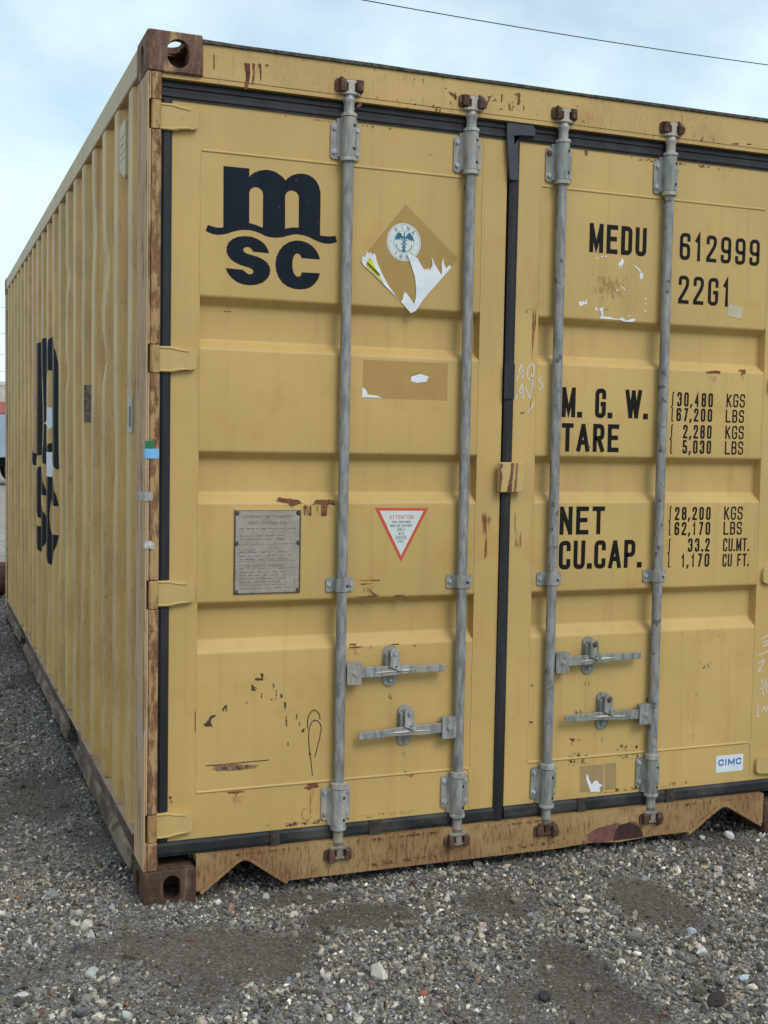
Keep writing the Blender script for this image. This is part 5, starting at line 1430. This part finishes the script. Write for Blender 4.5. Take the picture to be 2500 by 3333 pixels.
em = [(0, stroke_quads(S_([(0.02, 0.52), (0.0, -0.50)]), 0.0042)), (1, stroke_quads(S_([(0.02, 0.22), (-0.16, 0.12), (0.0, 0.0), (0.16, -0.10), (0.0, -0.22), (-0.10, -0.28), (0.0, -0.36)]), 0.0026)), (2, stroke_quads(S_([(0.02, 0.22), (0.18, 0.12), (0.0, 0.0), (-0.15, -0.10), (0.0, -0.22), (0.10, -0.28), (0.0, -0.36)]), 0.0026))]
quads_mesh('seal_emblem', em, M_TEAL, doorL, 0.0351)
for s_ in (-1, 1):
    wing = [(0.03, 0.30), (0.12, 0.32), (0.20, 0.46), (0.34, 0.50), (0.44, 0.40), (0.54, 0.20), (0.56, 0.06), (0.44, 0.14), (0.42, 0.05), (0.32, 0.17), (0.30, 0.08), (0.20, 0.20), (0.08, 0.20)]
    wl = S_([(s_ * a + 0.02, b) for a, b in wing])
    flat('seal_emblem', [wl if s_ > 0 else wl[::-1]], M_TEAL, doorL, y=0.03505)
quads_mesh('seal_emblem', [(0, stroke_quads(S_([(-0.45, -0.12), (-0.42, -0.28), (-0.28, -0.44), (0.0, -0.52), (0.28, -0.44), (0.42, -0.28), (0.46, -0.12)]), 0.0026))], M_GREYP, doorL, 0.0350)
flat('seal_emblem', [S_([(-0.07, -0.36), (0.07, -0.36), (0.13, -0.53), (-0.13, -0.53)])], M_TEAL, doorL, y=0.0349)
for s_ in (-1, 1): flat('seal_dot', [S_([(s_ * 0.77 + 0.03 * math.cos(t), -0.03 * s_ + 0.03 * math.sin(t)) for t in np.linspace(0, 5.5, 7)])], M_GREYP, doorL, y=0.0351)
def curl(a, b):
    # torn tips lift off the door a little
    up = max(0.0, b - 1.985) * 0.10 + 0.0016 * float(vnoise(np.array([a * 90.0]), np.array([b * 90.0]))[0])
    return (a, 0.0344 - min(up, 0.006), b)
flat('torn_placard', [D['paper']], M_WHITE, doorL, place=curl)
flat('placard_print', [D['yellow']], M_LEMON, doorL, place=lambda a, b: (a, curl(a, b)[1] - 0.0012, b))
quads_mesh('placard_print', [(0, stroke_quads(D['yline'], 0.0040))], M_INK, doorL, 0.0290)
# ---- peeled label below
flat('label_residue', [D['tape_res']], D_GLUE, doorL, y=0.03545)
flat('label_residue', [D['tape_in']], D_GLUE2, doorL, y=0.0353)
flat('paper_scrap', [D['tape_w1']], M_WHITE, doorL, y=0.0351)
flat('paper_scrap', [D['tape_w2']], M_WHITE, doorL, y=0.0350)
# ---- warning triangle
flat('warning_triangle', [D['tri_o'][::-1]], M_RED, doorL, y=0.0352)
flat('triangle_field', [D['tri_i'][::-1]], M_PALE, doorL, y=0.03505)
tx0, tx1 = D['tri_o'][0][0], D['tri_o'][1][0]; tcx = D['tri_i'][2][0]; ttop = D['tri_i'][0][1]
for tx, dz, w, h, mt in (('ATTENTION', 0.021, 0.083, 0.0125, M_RED), ('THIS CONTAINER', 0.0365, 0.066, 0.0072, M_GREYP), ('MUST BE REPAIRED', 0.0485, 0.075, 0.0072, M_GREYP), ('ONLY', 0.0610, 0.022, 0.0072, M_GREYP), ('WITH', 0.0740, 0.019, 0.0072, M_GREYP), ('CORTEN', 0.0870, 0.033, 0.0072, M_GREYP), ('STEEL.', 0.0995, 0.024, 0.0072, M_GREYP)):
    cc_ = tcx - 0.001
    quads_mesh('triangle_lettering', letters(tx, cc_ - w / 2, ttop - dz - h / 2, cc_ + w / 2, h, 0.0016 if h > 0.01 else 0.00125, gap=0.35), mt, doorL, 0.0349)
for dz, w in ((0.0610, 0.027), (0.0870, 0.038)):
    quads_mesh('triangle_frame', [(0, stroke_quads([(tcx - 0.001 - w / 2, ttop - dz - 0.0055), (tcx - 0.001 + w / 2, ttop - dz - 0.0055), (tcx - 0.001 + w / 2, ttop - dz + 0.0055), (tcx - 0.001 - w / 2, ttop - dz + 0.0055)], 0.0008, True))], M_GREYP, doorL, 0.0349)
# ---- approval data plate
px0, px1, pz1, pz0 = 0.2815, 0.4845, 1.2005, 0.947
g = NT('weathered_plate')
a_ = g.noise(110, 5, 0.75); b_ = g.noise(22, 4, 0.6)
cpl = g.mix(g.mr(b_, 0.3, 0.7), (0.31, 0.265, 0.225), (0.38, 0.33, 0.285))
cpl = g.mix(g.math('MULTIPLY', g.mr(a_, 0.52, 0.66), 0.6), cpl, (0.19, 0.15, 0.125))
M_PLATE = g.done(cpl, 0.5, g.bump(a_, 0.3, 0.0008), spec=0.4, metal=0.2)
plate = MB().box(px0, px1, 0.0335, 0.0349, pz0, pz1).build('data_plate', M_PLATE, doorL)
plate['label'] = 'weathered grey approval plate riveted on the left door'
M_PEDGE = plain('plate_edge_grime', (0.085, 0.065, 0.05), 0.8, var=0.4, scale=70)
e_ = MB()
e_.box(px0 - 0.0045, px0 - 0.0002, 0.0322, 0.0356, pz0, pz1); e_.box(px1 + 0.0002, px1 + 0.0045, 0.0322, 0.0356, pz0, pz1); e_.box(px0 - 0.0045, px1 + 0.0045, 0.0322, 0.0356, pz0 - 0.0035, pz0 - 0.0002)
e_.build('plate_rim', M_PEDGE, doorL, bevel=0.0008)
MB().box(px0 - 0.004, px1 + 0.004, 0.0318, 0.0356, pz1 + 0.0002, pz1 + 0.006).build('plate_rim', M_HINGE, doorL, bevel=0.0012)
for (rx_, rz_) in ((px0 + 0.004, pz1 - 0.008), (px1 - 0.004, pz1 - 0.008), (px0 + 0.003, 1.100), (px1 - 0.003, 1.100), (px0 + 0.003, pz0 + 0.004), (px1 - 0.003, pz0 + 0.004)):
    MB().cyl((rx_, 0.0334, rz_), (rx_, 0.0305, rz_), 0.0075, 0.005, n=12).build('rivet', M_PEDGE, doorL, smooth='auto')
M_ETCH = plain('etched_lettering', (0.175, 0.15, 0.135), 0.6, var=0.4, scale=120)
PLT = [('APPROVED FOR TRANSPORT', 0.015, 0.160, 0.0085, 0.0215), ('UNDER CUSTOMS SEAL', 0.034, 0.130, 0.0085, 0.037), ('CIMC', 0.118, 0.034, 0.012, 0.027), ('CSC SAFETY APPROVAL', 0.166, 0.130, 0.0095, 0.026)]
for tx, dz, w, h, ox in PLT:
    quads_mesh('plate_lettering', letters(tx, px0 + ox, pz1 - dz - h, px0 + ox + w, h, 0.0013, gap=0.3), M_ETCH, doorL, 0.03325)
qs = []
rr_ = random.Random(3)
for dz in (0.056, 0.078, 0.088, 0.128, 0.140, 0.150, 0.179, 0.190, 0.200, 0.210, 0.220, 0.230, 0.240):
    x = px0 + 0.012
    while x < px1 - (0.055 if dz > 0.17 else 0.018):
        w = rr_.uniform(0.010, 0.034)
        if x + w < px1 - 0.012: qs.append((0, stroke_quads([(x, pz1 - dz), (x + w, pz1 - dz)], rr_.uniform(0.0012, 0.0030))))
        x += w + rr_.uniform(0.004, 0.012)
quads_mesh('plate_etching', qs, M_ETCH, doorL, 0.03328)
fr = []
for (a, b) in (([(px0 + 0.006, pz1 - 0.105), (px1 - 0.006, pz1 - 0.103)], 0.0011), ([(px0 + 0.006, pz1 - 0.156), (px1 - 0.006, pz1 - 0.155)], 0.0011), ([(px0 + 0.105, pz1 - 0.108), (px0 + 0.105, pz1 - 0.152)], 0.0010), ([(px1 - 0.046, pz1 - 0.178), (px1 - 0.015, pz1 - 0.178), (px1 - 0.015, pz1 - 0.240), (px1 - 0.046, pz1 - 0.240), (px1 - 0.046, pz1 - 0.178)], 0.0010)):
    fr.append((1, stroke_quads(a, b)))
quads_mesh('plate_etching', fr, M_ETCH, doorL, 0.03328)

# ---- right door: maker's sticker, glue patches, paper scraps, chalk
cp = D['cimc']
ccx, ccz = sum(p[0] for p in cp) / 4, sum(p[1] for p in cp) / 4
cw, ch_ = abs(cp[1][0] - cp[0][0]), abs(cp[0][1] - cp[3][1])
flat('maker_sticker', [rrect(ccx, ccz, cw, ch_, 0.005)], plain('sticker_white', (0.66, 0.70, 0.73), 0.45, var=0.03), doorR)
t_ = D['cimc_t']
letter_objs('sticker_letter', letters('CIMC', t_[1], ccz - 0.007, t_[3], 0.024, 0.0054, gap=0.20, wid={'M': 1.22, 'I': 0.40}), M_BLUE, doorR, 0.0351)
quads_mesh('sticker_lettering', [(0, stroke_quads([(ccx + 0.005, ccz - 0.015), (ccx + 0.040, ccz - 0.0145)], 0.0016))], plain('pale_blue_print', (0.42, 0.52, 0.64), 0.5), doorR, 0.0351)
flat('tape_residue', [D['res1']], D_GREY, doorR, y=0.0354)
flat('tape_residue', [D['res2']], D_GREY, doorR, y=0.0354)
flat('paper_scrap', [D['res_w']], M_WHITE, doorR, y=0.0351)
flat('label_residue', [D['medu_res']], D_GLUE2, doorR, y=0.0354)
for p in D['medu_w']: flat('paper_scrap', [p], M_WHITE, doorR, y=0.0350)
flat('tape_scrap', [D['medu_tape']], plain('clear_tape', (0.50, 0.42, 0.28), 0.35, 0.5, var=0.1), doorR, y=0.0349)
def chalk(polys, parent, w=0.0030, y=0.0351, place=None):
    for p in polys:
        quads_mesh('chalk_stroke', [(0, stroke_quads(rounded([(a, b, 1) for a, b in p], 0.01), w))], D_CHALK, parent, y, 0.0001, place)
chalk(D['chalk'], doorR, 0.0038)
chalk(D['chalk2'], doorR, 0.0036)
flat('handle_rub_mark', [D['handmark']], D_GRIME, doorR, y=0.0354)

# ---- scars, scratches and rust on the doors, header and sill
for p in D['scar']: flat('torn_scar', [rag(p, 0.003, 0.0014)], D_SCAR, doorL, y=0.0353)
for k_, p in enumerate(D['loops']):
    quads_mesh('looping_scratch', [(0, stroke_quads(rounded([(a, b, 1) for a, b in p], 0.02), (0.0034, 0.0032, 0.0015)[k_]))], M_SCR, doorL, 0.0353)
flat('long_scrape', [D['scratch']], D_SCRAPE, doorL, y=0.0354)
sx = D['scratch'][1]
quads_mesh('long_scrape', [(0, stroke_quads([(sx[0], sx[1] - 0.003), (sx[0] + 0.06, sx[1] - 0.003), (sx[0] + 0.20, sx[1] - 0.001)], 0.0030))], M_SCR, doorL, 0.0352)
M_STRK = plain('dark_rust_streak', (0.16, 0.055, 0.03), 0.85, var=0.5, scale=70)
for p in D['stains']['head3']: flat('rust_streak', [rag(p, 0.005, 0.0012)], M_STRK, header, y=0.0100)
M_CHIP = plain('rust_chip', (0.13, 0.055, 0.028), 0.85, var=0.6, scale=90)
for p in D['stains']['mid'] + D['stains']['low'] + D['stains']['grv']: flat('rust_chip', [rag(p)], D_CHIP, doorL, y=0.0353)
for p in D['stains']['r1'] + D['stains']['r2']: flat('rust_chip', [rag(p)], D_CHIP, doorR, y=0.0353)
def halo(p, parent, y):
    xs_ = [q[0] for q in p]; zs_ = [q[1] for q in p]
    w, h = max(xs_) - min(xs_), max(zs_) - min(zs_)
    if w < 0.012 and h < 0.012: return
    flat('rust_halo', [[(min(xs_) - 0.006, min(zs_) - 0.012 - 0.5 * w), (max(xs_) + 0.006, min(zs_) - 0.012 - 0.4 * w), (max(xs_) + 0.006, max(zs_) + 0.005), (min(xs_) - 0.006, max(zs_) + 0.005)]], D_HALO, parent, y=y)
for p in D['stains']['mid'] + D['stains']['low'] + D['stains']['grv']: halo(p, doorL, 0.03555)
for p in D['stains']['r1'] + D['stains']['r2']: halo(p, doorR, 0.03555)
for p in D['stains']['head3']: halo(p, header, 0.0102)
def patch(parent, x0, x1, z0, z1, mat, y=0.0354, name='rust_stain'):
    return flat(name, [[(x0, z0), (x1, z0), (x1, z1), (x0, z1)]], mat, parent, y=y)
patch(doorL, 0.435, 0.625, 1.165, 1.232, D_DRIP)
patch(doorL, 0.42, 0.62, 1.205, 1.235, D_RUST, y=0.03535)
patch(doorL, 0.515, 0.575, 0.20, 0.335, D_DRIP)
patch(doorL, 0.16, 1.16, 0.1965, 0.222, D_RUST, y=0.0354)
patch(doorL, 0.078, 0.100, 0.20, 0.40, D_RUST)
patch(doorL, 0.08, 1.17, 2.388, 2.4055, D_GRIME)
patch(doorR, 1.23, 2.30, 0.1965, 0.225, D_RUST)
patch(doorR, 1.275, 1.305, 1.30, 2.15, D_DRIP)
patch(doorR, 1.215, 1.285, 1.00, 1.26, D_DRIP)
patch(doorR, 1.40, 2.30, 2.385, 2.4055, D_RUST)
patch(doorL, 1.095, 1.175, 0.95, 1.26, D_DRIP)
for (x, z, w) in ((1.31, 0.60, 0.05), (1.245, 0.50, 0.05), (2.02, 0.63, 0.06), (1.98, 0.53, 0.05), (1.255, 1.52, 0.04), (1.13, 2.345, 0.03), (1.27, 1.86, 0.05), (2.10, 0.27, 0.07), (1.70, 0.345, 0.2), (1.50, 0.335, 0.16), (0.87, 0.335, 0.08), (0.90, 2.33, 0.03), (0.86, 2.28, 0.03), (1.12, 0.83, 0.06), (0.205, 0.24, 0.06)):
    patch(doorL if x < 1.19 else doorR, x - w / 2, x + w / 2, z - w * 0.28, z + w * 0.28, D_RUST, y=0.0353)
for i_, x in enumerate(BARX):
    dd_ = doorL if i_ < 2 else doorR
    patch(dd_, x - 0.045, x + 0.045, 2.18, 2.283, D_GRIME, name='grime_run')
    patch(dd_, x - 0.05, x + 0.05, 0.87, 0.943, D_GRIME, name='grime_run')
    patch(dd_, CATCH[i_][0] - 0.03, CATCH[i_][0] + 0.03, CATCH[i_][1] - 0.07, CATCH[i_][1], D_GRIME, name='grime_run')
    patch(dd_, x - 0.07, x + 0.07, 0.1965, 0.35, D_GRIME, name='grime_run')
# header rust
for p in [[(0.944, 2.5308), (0.9643, 2.5255), (0.9867, 2.511), (0.9834, 2.5033), (0.9634, 2.5134)], [(1.1107, 2.5482), (1.0936, 2.5147), (1.0809, 2.4802), (1.0766, 2.4828), (1.0888, 2.5168)], [(1.0844, 2.5294), (1.1022, 2.5289), (1.0947, 2.5217)], [(1.1915, 2.5553), (1.2054, 2.5559), (1.2073, 2.5307), (1.203, 2.509), (1.1933, 2.51), (1.1963, 2.5347)], [(0.6401, 2.4438), (0.6562, 2.4608), (0.6617, 2.4554), (0.6511, 2.4401)], [(0.8935, 2.4732), (0.9019, 2.4819), (0.905, 2.4693)], [(0.9195, 2.4658), (0.9261, 2.4769), (0.9244, 2.4509)], [(0.8604, 2.5566), (0.8661, 2.5563), (0.8641, 2.5417)], [(1.1241, 2.4893), (1.1477, 2.5026), (1.1419, 2.494)], [(1.4375, 2.4938), (1.4472, 2.4895), (1.4449, 2.48)], [(1.9005, 2.4721), (1.9204, 2.4929), (1.9123, 2.4705)], [(2.0291, 2.4771), (2.0711, 2.4872), (2.0644, 2.4762)], [(2.0925, 2.4849), (2.1281, 2.4874), (2.1105, 2.481)], [(1.1621, 2.5185), (1.1695, 2.5115), (1.1652, 2.4924)], [(1.2165, 2.5196), (1.2229, 2.5097), (1.2186, 2.4879)]]: flat('rust_streak', [rag(p, 0.004, 0.0016)], D_CHIP, header, y=0.0098)
flat('rust_stain', [[(0.16, 2.475), (0.24, 2.475), (0.24, 2.569), (0.16, 2.569)]], D_DRIP, header, y=0.0098)
for (x, z0, z1) in ((1.135, 2.50, 2.556), (1.165, 2.482, 2.52), (0.97, 2.49, 2.54), (0.86, 2.52, 2.566)):
    flat('rust_streaks', [[(x, z0), (x + 0.009, z0), (x + 0.013, z1), (x - 0.002, z1)]], D_DRIP, header, y=0.0096)
# scorched dent on the sill
sc_ = [(1.50, 0.0435), (1.52, 0.066), (1.56, 0.088), (1.61, 0.102), (1.66, 0.107), (1.71, 0.104), (1.74, 0.090), (1.76, 0.066), (1.77, 0.0425), (1.66, 0.0365), (1.56, 0.0435)]
flat('scorched_patch', [rag(sc_, 0.01, 0.003)], D_BURN, sill, y=0.0079)
flat('scorched_patch', [[(1.635, 0.040), (1.64, 0.070), (1.66, 0.095), (1.70, 0.100), (1.735, 0.085), (1.755, 0.060), (1.76, 0.042)]], plain('burnt_black', (0.055, 0.022, 0.022), 0.8, var=0.4, scale=40), sill, y=0.0074)
for (x0, x1) in ((0.165, 0.62), (0.60, 1.10), (1.08, 1.55), (1.76, 2.27)):
    flat('rust_stain', [[(x0, 0.132), (x1, 0.132), (x1, 0.149), (x0, 0.149)]], D_DRIP, sill, y=0.0077)
    if x0 > 0.5 and x0 < 1.5: flat('rust_stain', [[(x0, 0.0455), (x1, 0.0455), (x1, 0.075), (x0, 0.075)]], D_RUST, sill, y=0.0077)
# rust eating the lock cover
M_LRUST = rusty('lock_cover_rust', tan=0.12, base=(0.19, 0.085, 0.055), stretch=(40, 40, 12), grey=0.2)
flat('rust_stain', [rag([(1.1585, 1.262), (1.166, 1.260), (1.168, 1.285), (1.171, 1.310), (1.166, 1.335), (1.172, 1.352), (1.160, 1.355)], 0.005, 0.002)], M_LRUST, lc, y=0.0054)
flat('rust_stain', [rag([(1.186, 1.260), (1.207, 1.260), (1.208, 1.300), (1.212, 1.340), (1.212, 1.355), (1.202, 1.355), (1.199, 1.320), (1.194, 1.290)], 0.005, 0.002)], M_LRUST, lc, y=0.0054)
flat('rust_stain', [rag([(1.213, 1.260), (1.223, 1.260), (1.226, 1.310), (1.227, 1.355), (1.219, 1.355), (1.218, 1.310)], 0.005, 0.0015)], rusty('lock_cover_rust_pale', tan=0.4, base=(0.30, 0.15, 0.08), stretch=(40, 40, 12)), lc, y=0.0054)
flat('rust_stain', [rag([(1.146, 1.270), (1.157, 1.262), (1.157, 1.345), (1.149, 1.338), (1.151, 1.300)], 0.005, 0.0025)], D_DRIP, doorL, y=0.0354)
# ---- tape round the corner post
def wrap(name, mat, z0, z1, xe, ye, parent=post, y=0.0022, slope=0.0):
    v = [(0.0005, ye, z0 + slope), (0.0005, y - 0.001, z0), (0.0135, y - 0.0015, z0), (xe, 0.0010, z0 - slope), (0.0005, ye, z1 + slope), (0.0005, y - 0.001, z1), (0.0135, y - 0.0015, z1), (xe, 0.0010, z1 - slope * 2)]
    return mesh_obj(name, v, [(1, 0, 4, 5), (2, 1, 5, 6), (3, 2, 6, 7)], mat, doorL.parent)
wrap('green_tape', M_GREEN, 1.386, 1.4085, 0.026, 0.012)
wrap('blue_tape', M_SKYB, 1.3565, 1.3855, 0.040, 0.020)
wrap('silver_tape', M_TAPE, 1.232, 1.258, 0.022, 0.13, slope=-0.001)
wrap('silver_tape', plain('crumpled_tape', (0.45, 0.43, 0.40), 0.4, 0.5, var=0.4, scale=90), 1.092, 1.116, 0.030, 0.030, slope=0.004)
# chalk on the post's outer side
ch3 = [[(0.020, 0.50), (0.022, 0.60)], [(0.022, 0.60), (0.045, 0.585), (0.030, 0.55), (0.055, 0.50)], [(0.065, 0.52), (0.060, 0.555), (0.080, 0.555), (0.085, 0.52), (0.065, 0.52)], [(0.095, 0.47), (0.110, 0.60), (0.125, 0.46)], [(0.098, 0.52), (0.120, 0.52)], [(0.13, 0.60), (0.14, 0.47)]]
chalk([[(0.150 - a, b) for a, b in p] for p in ch3], box, 0.0035, place=lambda a, b, l: (0.0008 - 0.0001 * l, a, b))

# ================================================================== things beyond
def wire(name, p0, p1, r, sag, label, group=None):
    n = 40
    pts = []
    for i in range(n + 1):
        t = i / n
        p = Vector(p0).lerp(Vector(p1), t); p.z -= sag * 4 * t * (1 - t)
        pts.append(p)
    secs = []
    d = (Vector(p1) - Vector(p0)).normalized(); a = d.cross(Vector((0, 0, 1))).normalized(); b = Vector((0, 0, 1))
    for p in pts: secs.append([p + r * (math.cos(k * math.pi / 3) * a + math.sin(k * math.pi / 3) * b) for k in range(6)])
    o = MB().loft(secs).build(name, plain(name + '_dark', (0.02, 0.02, 0.022), 0.6), None)
    return tag(o, label, 'wire', group)
wire('overhead_wire', (-10.6, 13.73, 9.045), (29.4, 13.75, 9.05), 0.0075, 1.06, 'single dark overhead wire crossing the sky above the container')
for k, (z, nm) in enumerate(((6.0, 'topmost'), (5.1, 'second'), (4.35, 'third'), (3.75, 'lowest'))):
    wire('distant_wire', (-60, 41.5 + k * 0.2, z), (60, 41.5 + k * 0.2, z), 0.007, 0.03, '%s of the four thin far wires left of the container' % nm, 'far wires left of the container')
# pale yard wall far off
wl = empty('yard_wall', (0, 48, 0)); tag(wl, 'pale beige block wall far behind at the left edge', 'wall')
M_WALL = plain('pale_block', (0.50, 0.46, 0.38), 0.9, var=0.12, scale=2.0)
for k in range(12):
    o = MB().box(-14.99 + k * 2.5, -12.51 + k * 2.5, 0, 0.2, -0.1, 3.45).build('wall_panel', M_WALL, wl, bevel=0.01)
MB().box(-15.05, 15.05, -0.03, 0.23, 3.46, 3.62).build('coping', plain('pale_coping', (0.55, 0.53, 0.48), 0.9), wl)
# parked lorry with a red tarpaulin top
lo = empty('parked_lorry', (0.4, 33, -0.01)); tag(lo, 'pale blue lorry with red top, mostly hidden behind the container at far left', 'lorry')
MB().box(-3.2, 2.6, -1.1, 1.1, 0.80, 2.02).build('cargo_body', plain('pale_blue_panel', (0.30, 0.36, 0.43), 0.5, var=0.06, scale=1), lo, bevel=0.03)
MB().prism([(-3.2, 2.03), (2.6, 2.03), (2.5, 2.30), (1.2, 2.38), (0, 2.33), (-1.4, 2.40), (-3.1, 2.30)], -1.05, 1.05).build('tarpaulin', plain('red_tarpaulin', (0.36, 0.12, 0.10), 0.8, var=0.2, scale=3), lo, bevel=0.02)
MB().prism([(2.7, 0.6), (4.5, 0.6), (4.55, 1.35), (4.25, 2.35), (2.7, 2.40)], -1.05, 1.05).build('cab', plain('lorry_cab', (0.42, 0.50, 0.58), 0.4), lo, bevel=0.05)
MB().box(-3.1, 4.4, -0.45, 0.45, 0.55, 0.79).build('chassis', plain('chassis_dark', (0.03, 0.03, 0.035), 0.7), lo)
for wx in (-2.2, 1.7, 3.6):
    for wy in (-0.95, 0.75):
        w_ = MB().cyl((wx, wy, 0.45), (wx, wy + 0.24, 0.45), 0.45, n=28).build('wheel', plain('tyre_rubber', (0.02, 0.02, 0.022), 0.8), lo, bevel=0.03)
        MB().cyl((wx, wy - 0.01, 0.45), (wx, wy + 0.25, 0.45), 0.22, n=20).build('rim', plain('wheel_rim', (0.25, 0.25, 0.25), 0.5), w_)
# rusty pipe lying behind the container
secs = []
pp = MB()
n = 24
for (r0, r1_) in ((0.145, 0.125),):
    v, f = [], []
    for x in (-0.9, 3.4):
        for rr in (r0, r1_):
            for i in range(n): v.append((x, 7.75 + rr * math.cos(2 * math.pi * i / n) + 0.08 * x * 0.2, 0.13 + rr * math.sin(2 * math.pi * i / n)))
    for i in range(n):
        j = (i + 1) % n
        f += [(i, j, 2 * n + j, 2 * n + i), (n + j, n + i, 3 * n + i, 3 * n + j), (i, n + i, n + j, j), (2 * n + j, 3 * n + j, 3 * n + i, 2 * n + i)]
    pp.add(v, f)
tag(pp.build('steel_pipe', rusty('pipe_rust', tan=0.2, base=(0.13, 0.065, 0.045), stretch=(6, 6, 20)), None, smooth='auto'), 'rust-brown pipe lying on the ground behind the container', 'pipe')

# ---- stones one can point at
def stone(px, py, r, col, label, seed, flat_=0.7):
    sh, fc = rock_shapes(2, 1, seed)
    v = sh[0] * np.array([r, r * 0.85, r * flat_ / 0.65])
    v[:, 2] += 0.10 * r * (fbm(v[:, 0] * 300 / 3, v[:, 1] * 300 / 3, 3) - 0.5)
    a = seed * 1.7
    ca, sa = math.cos(a), math.sin(a)
    v = np.stack([v[:, 0] * ca - v[:, 1] * sa, v[:, 0] * sa + v[:, 1] * ca, v[:, 2]], 1)
    v[:, 2] -= v[:, 2].min()
    gz = float(ground_h(np.array([px]), np.array([py]))[0]) - 0.12 * r
    me = bpy.data.meshes.new('stone')
    me.from_pydata(v.tolist(), [], fc.tolist())
    gm = NT('stone_surface')
    nn_ = gm.noise(70, 5, 0.7)
    me.materials.append(gm.done(gm.mix(gm.mr(nn_, 0.3, 0.7), tuple(k * 0.72 for k in col), tuple(min(1, k * 1.18) for k in col)), 0.85, gm.bump(gm.noise(160, 4, 0.7), 0.6, 0.002), spec=0.2))
    o = link(bpy.data.objects.new('stone', me))
    o.location = (px, py, gz)
    return tag(o, label, 'stone')
STONES = [
    (1.872, -0.268, 0.0268, (0.62, 0.56, 0.48), 'cream stone with a red speck below the right arch of the sill', 1),
    (1.924, -0.207, 0.0102, (0.5, 0.05, 0.05), 'small bright red chip resting on the cream stone', 2),
    (2.13, 0.007, 0.0254, (0.6, 0.57, 0.52), 'big off-white stone just below the right arch opening', 3),
    (2.02, 0.021, 0.0161, (0.55, 0.53, 0.5), 'pale flat stone left of the right arch opening', 4),
    (1.484, -0.66, 0.0207, (0.48, 0.5, 0.53), 'rounded blue-white stone right of a bare dirt patch', 5),
    (1.332, -0.613, 0.019, (0.52, 0.5, 0.45), 'rounded grey-cream stone below the dirt track at right', 6),
    (1.086, -0.472, 0.0131, (0.6, 0.5, 0.36), 'sandy yellow stone alone on fine gravel, below the third locking bar', 7),
    (1.277, -0.229, 0.0151, (0.56, 0.5, 0.42), 'cream rounded stone beside a dark one below the sill', 8),
    (1.335, -0.18, 0.0153, (0.06, 0.06, 0.06), 'near-black stone below the sill, beside a cream one', 9),
    (1.353, -0.972, 0.0272, (0.22, 0.19, 0.18), 'large brown-grey cobble at lower right', 10),
    (1.432, -0.963, 0.0207, (0.5, 0.52, 0.58), 'split blue-white stone at lower right beside the brown cobble', 11),
    (1.509, -0.932, 0.0169, (0.09, 0.075, 0.065), 'dark brown stone near the right edge of the gravel', 12),
    (1.416, -0.802, 0.0213, (0.58, 0.56, 0.52), 'pointed off-white stone in front of the right arch dirt', 13),
    (0.877, -0.88, 0.0207, (0.045, 0.042, 0.045), 'jagged black stone at bottom centre right', 14),
    (1.279, -1.052, 0.0318, (0.05, 0.04, 0.035), 'dark brown lump among pale stones at lower right', 15),
    (0.247, -0.077, 0.0177, (0.45, 0.2, 0.14), 'salmon-red brick chip in front of the left arch', 16),
    (0.373, -0.026, 0.0187, (0.44, 0.42, 0.38), 'large grey-cream stone below the left arch end', 17),
    (0.287, 0.043, 0.0137, (0.55, 0.52, 0.44), 'cream flat stone right of the lower corner casting', 18),
    (0.291, -0.541, 0.0146, (0.22, 0.25, 0.3), 'smooth blue-grey stone on dirt at bottom centre left', 19),
    (0.596, -0.742, 0.0142, (0.36, 0.13, 0.09), 'brick-red stone at the bottom centre', 20),
    (0.379, -0.77, 0.0189, (0.42, 0.41, 0.4), 'broad pale grey stone near the bottom edge centre', 21),
    (0.383, -0.793, 0.0112, (0.62, 0.64, 0.68), 'white stone touching the broad grey one near the bottom edge', 22),
    (-0.321, -0.151, 0.0165, (0.58, 0.58, 0.6), 'white angular stone at lower left', 23),
    (-0.381, -0.448, 0.0223, (0.56, 0.53, 0.47), 'large cream angular stone at the bottom left corner', 24),
    (-0.181, 0.012, 0.0218, (0.44, 0.4, 0.32), 'tan slab-like stone left of the lower corner casting', 25),
    (-0.148, 0.053, 0.0116, (0.58, 0.55, 0.48), 'pale upright stone leaning on the tan slab', 26),
    (-0.136, -0.553, 0.0099, (0.45, 0.16, 0.08), 'orange-red stone near the bottom left', 27),
    (-0.342, -0.542, 0.0099, (0.28, 0.1, 0.07), 'dark red stone at the bottom left', 28),
    (-0.15, -0.632, 0.0214, (0.5, 0.49, 0.42), 'large greenish white stone at the bottom edge left', 29),
    (-0.249, -0.581, 0.0206, (0.14, 0.145, 0.155), 'large dark slate-grey stone at the bottom left', 30),
    (-0.088, 0.017, 0.015, (0.34, 0.34, 0.35), 'grey stone just left of the lower corner casting', 31),
    (-0.214, -0.198, 0.0163, (0.085, 0.09, 0.105), 'blue-black stone at lower left in fine gravel', 32),
    (-0.199, -0.373, 0.0229, (0.36, 0.36, 0.34), 'flat light grey stone half buried at lower left', 33),
    (-0.357, 0.499, 0.0153, (0.4, 0.34, 0.29), 'pinkish tan stone at the left edge', 34),
]
for (px, py, r0, col, lab, sd) in STONES:
    if lab.startswith("small bright red"):
        o = stone(1.876, -0.266, r0, col, lab, sd)
        o.location.z += 0.0275
    else:
        stone(px, py, r0, col, lab, sd, flat_=0.75)
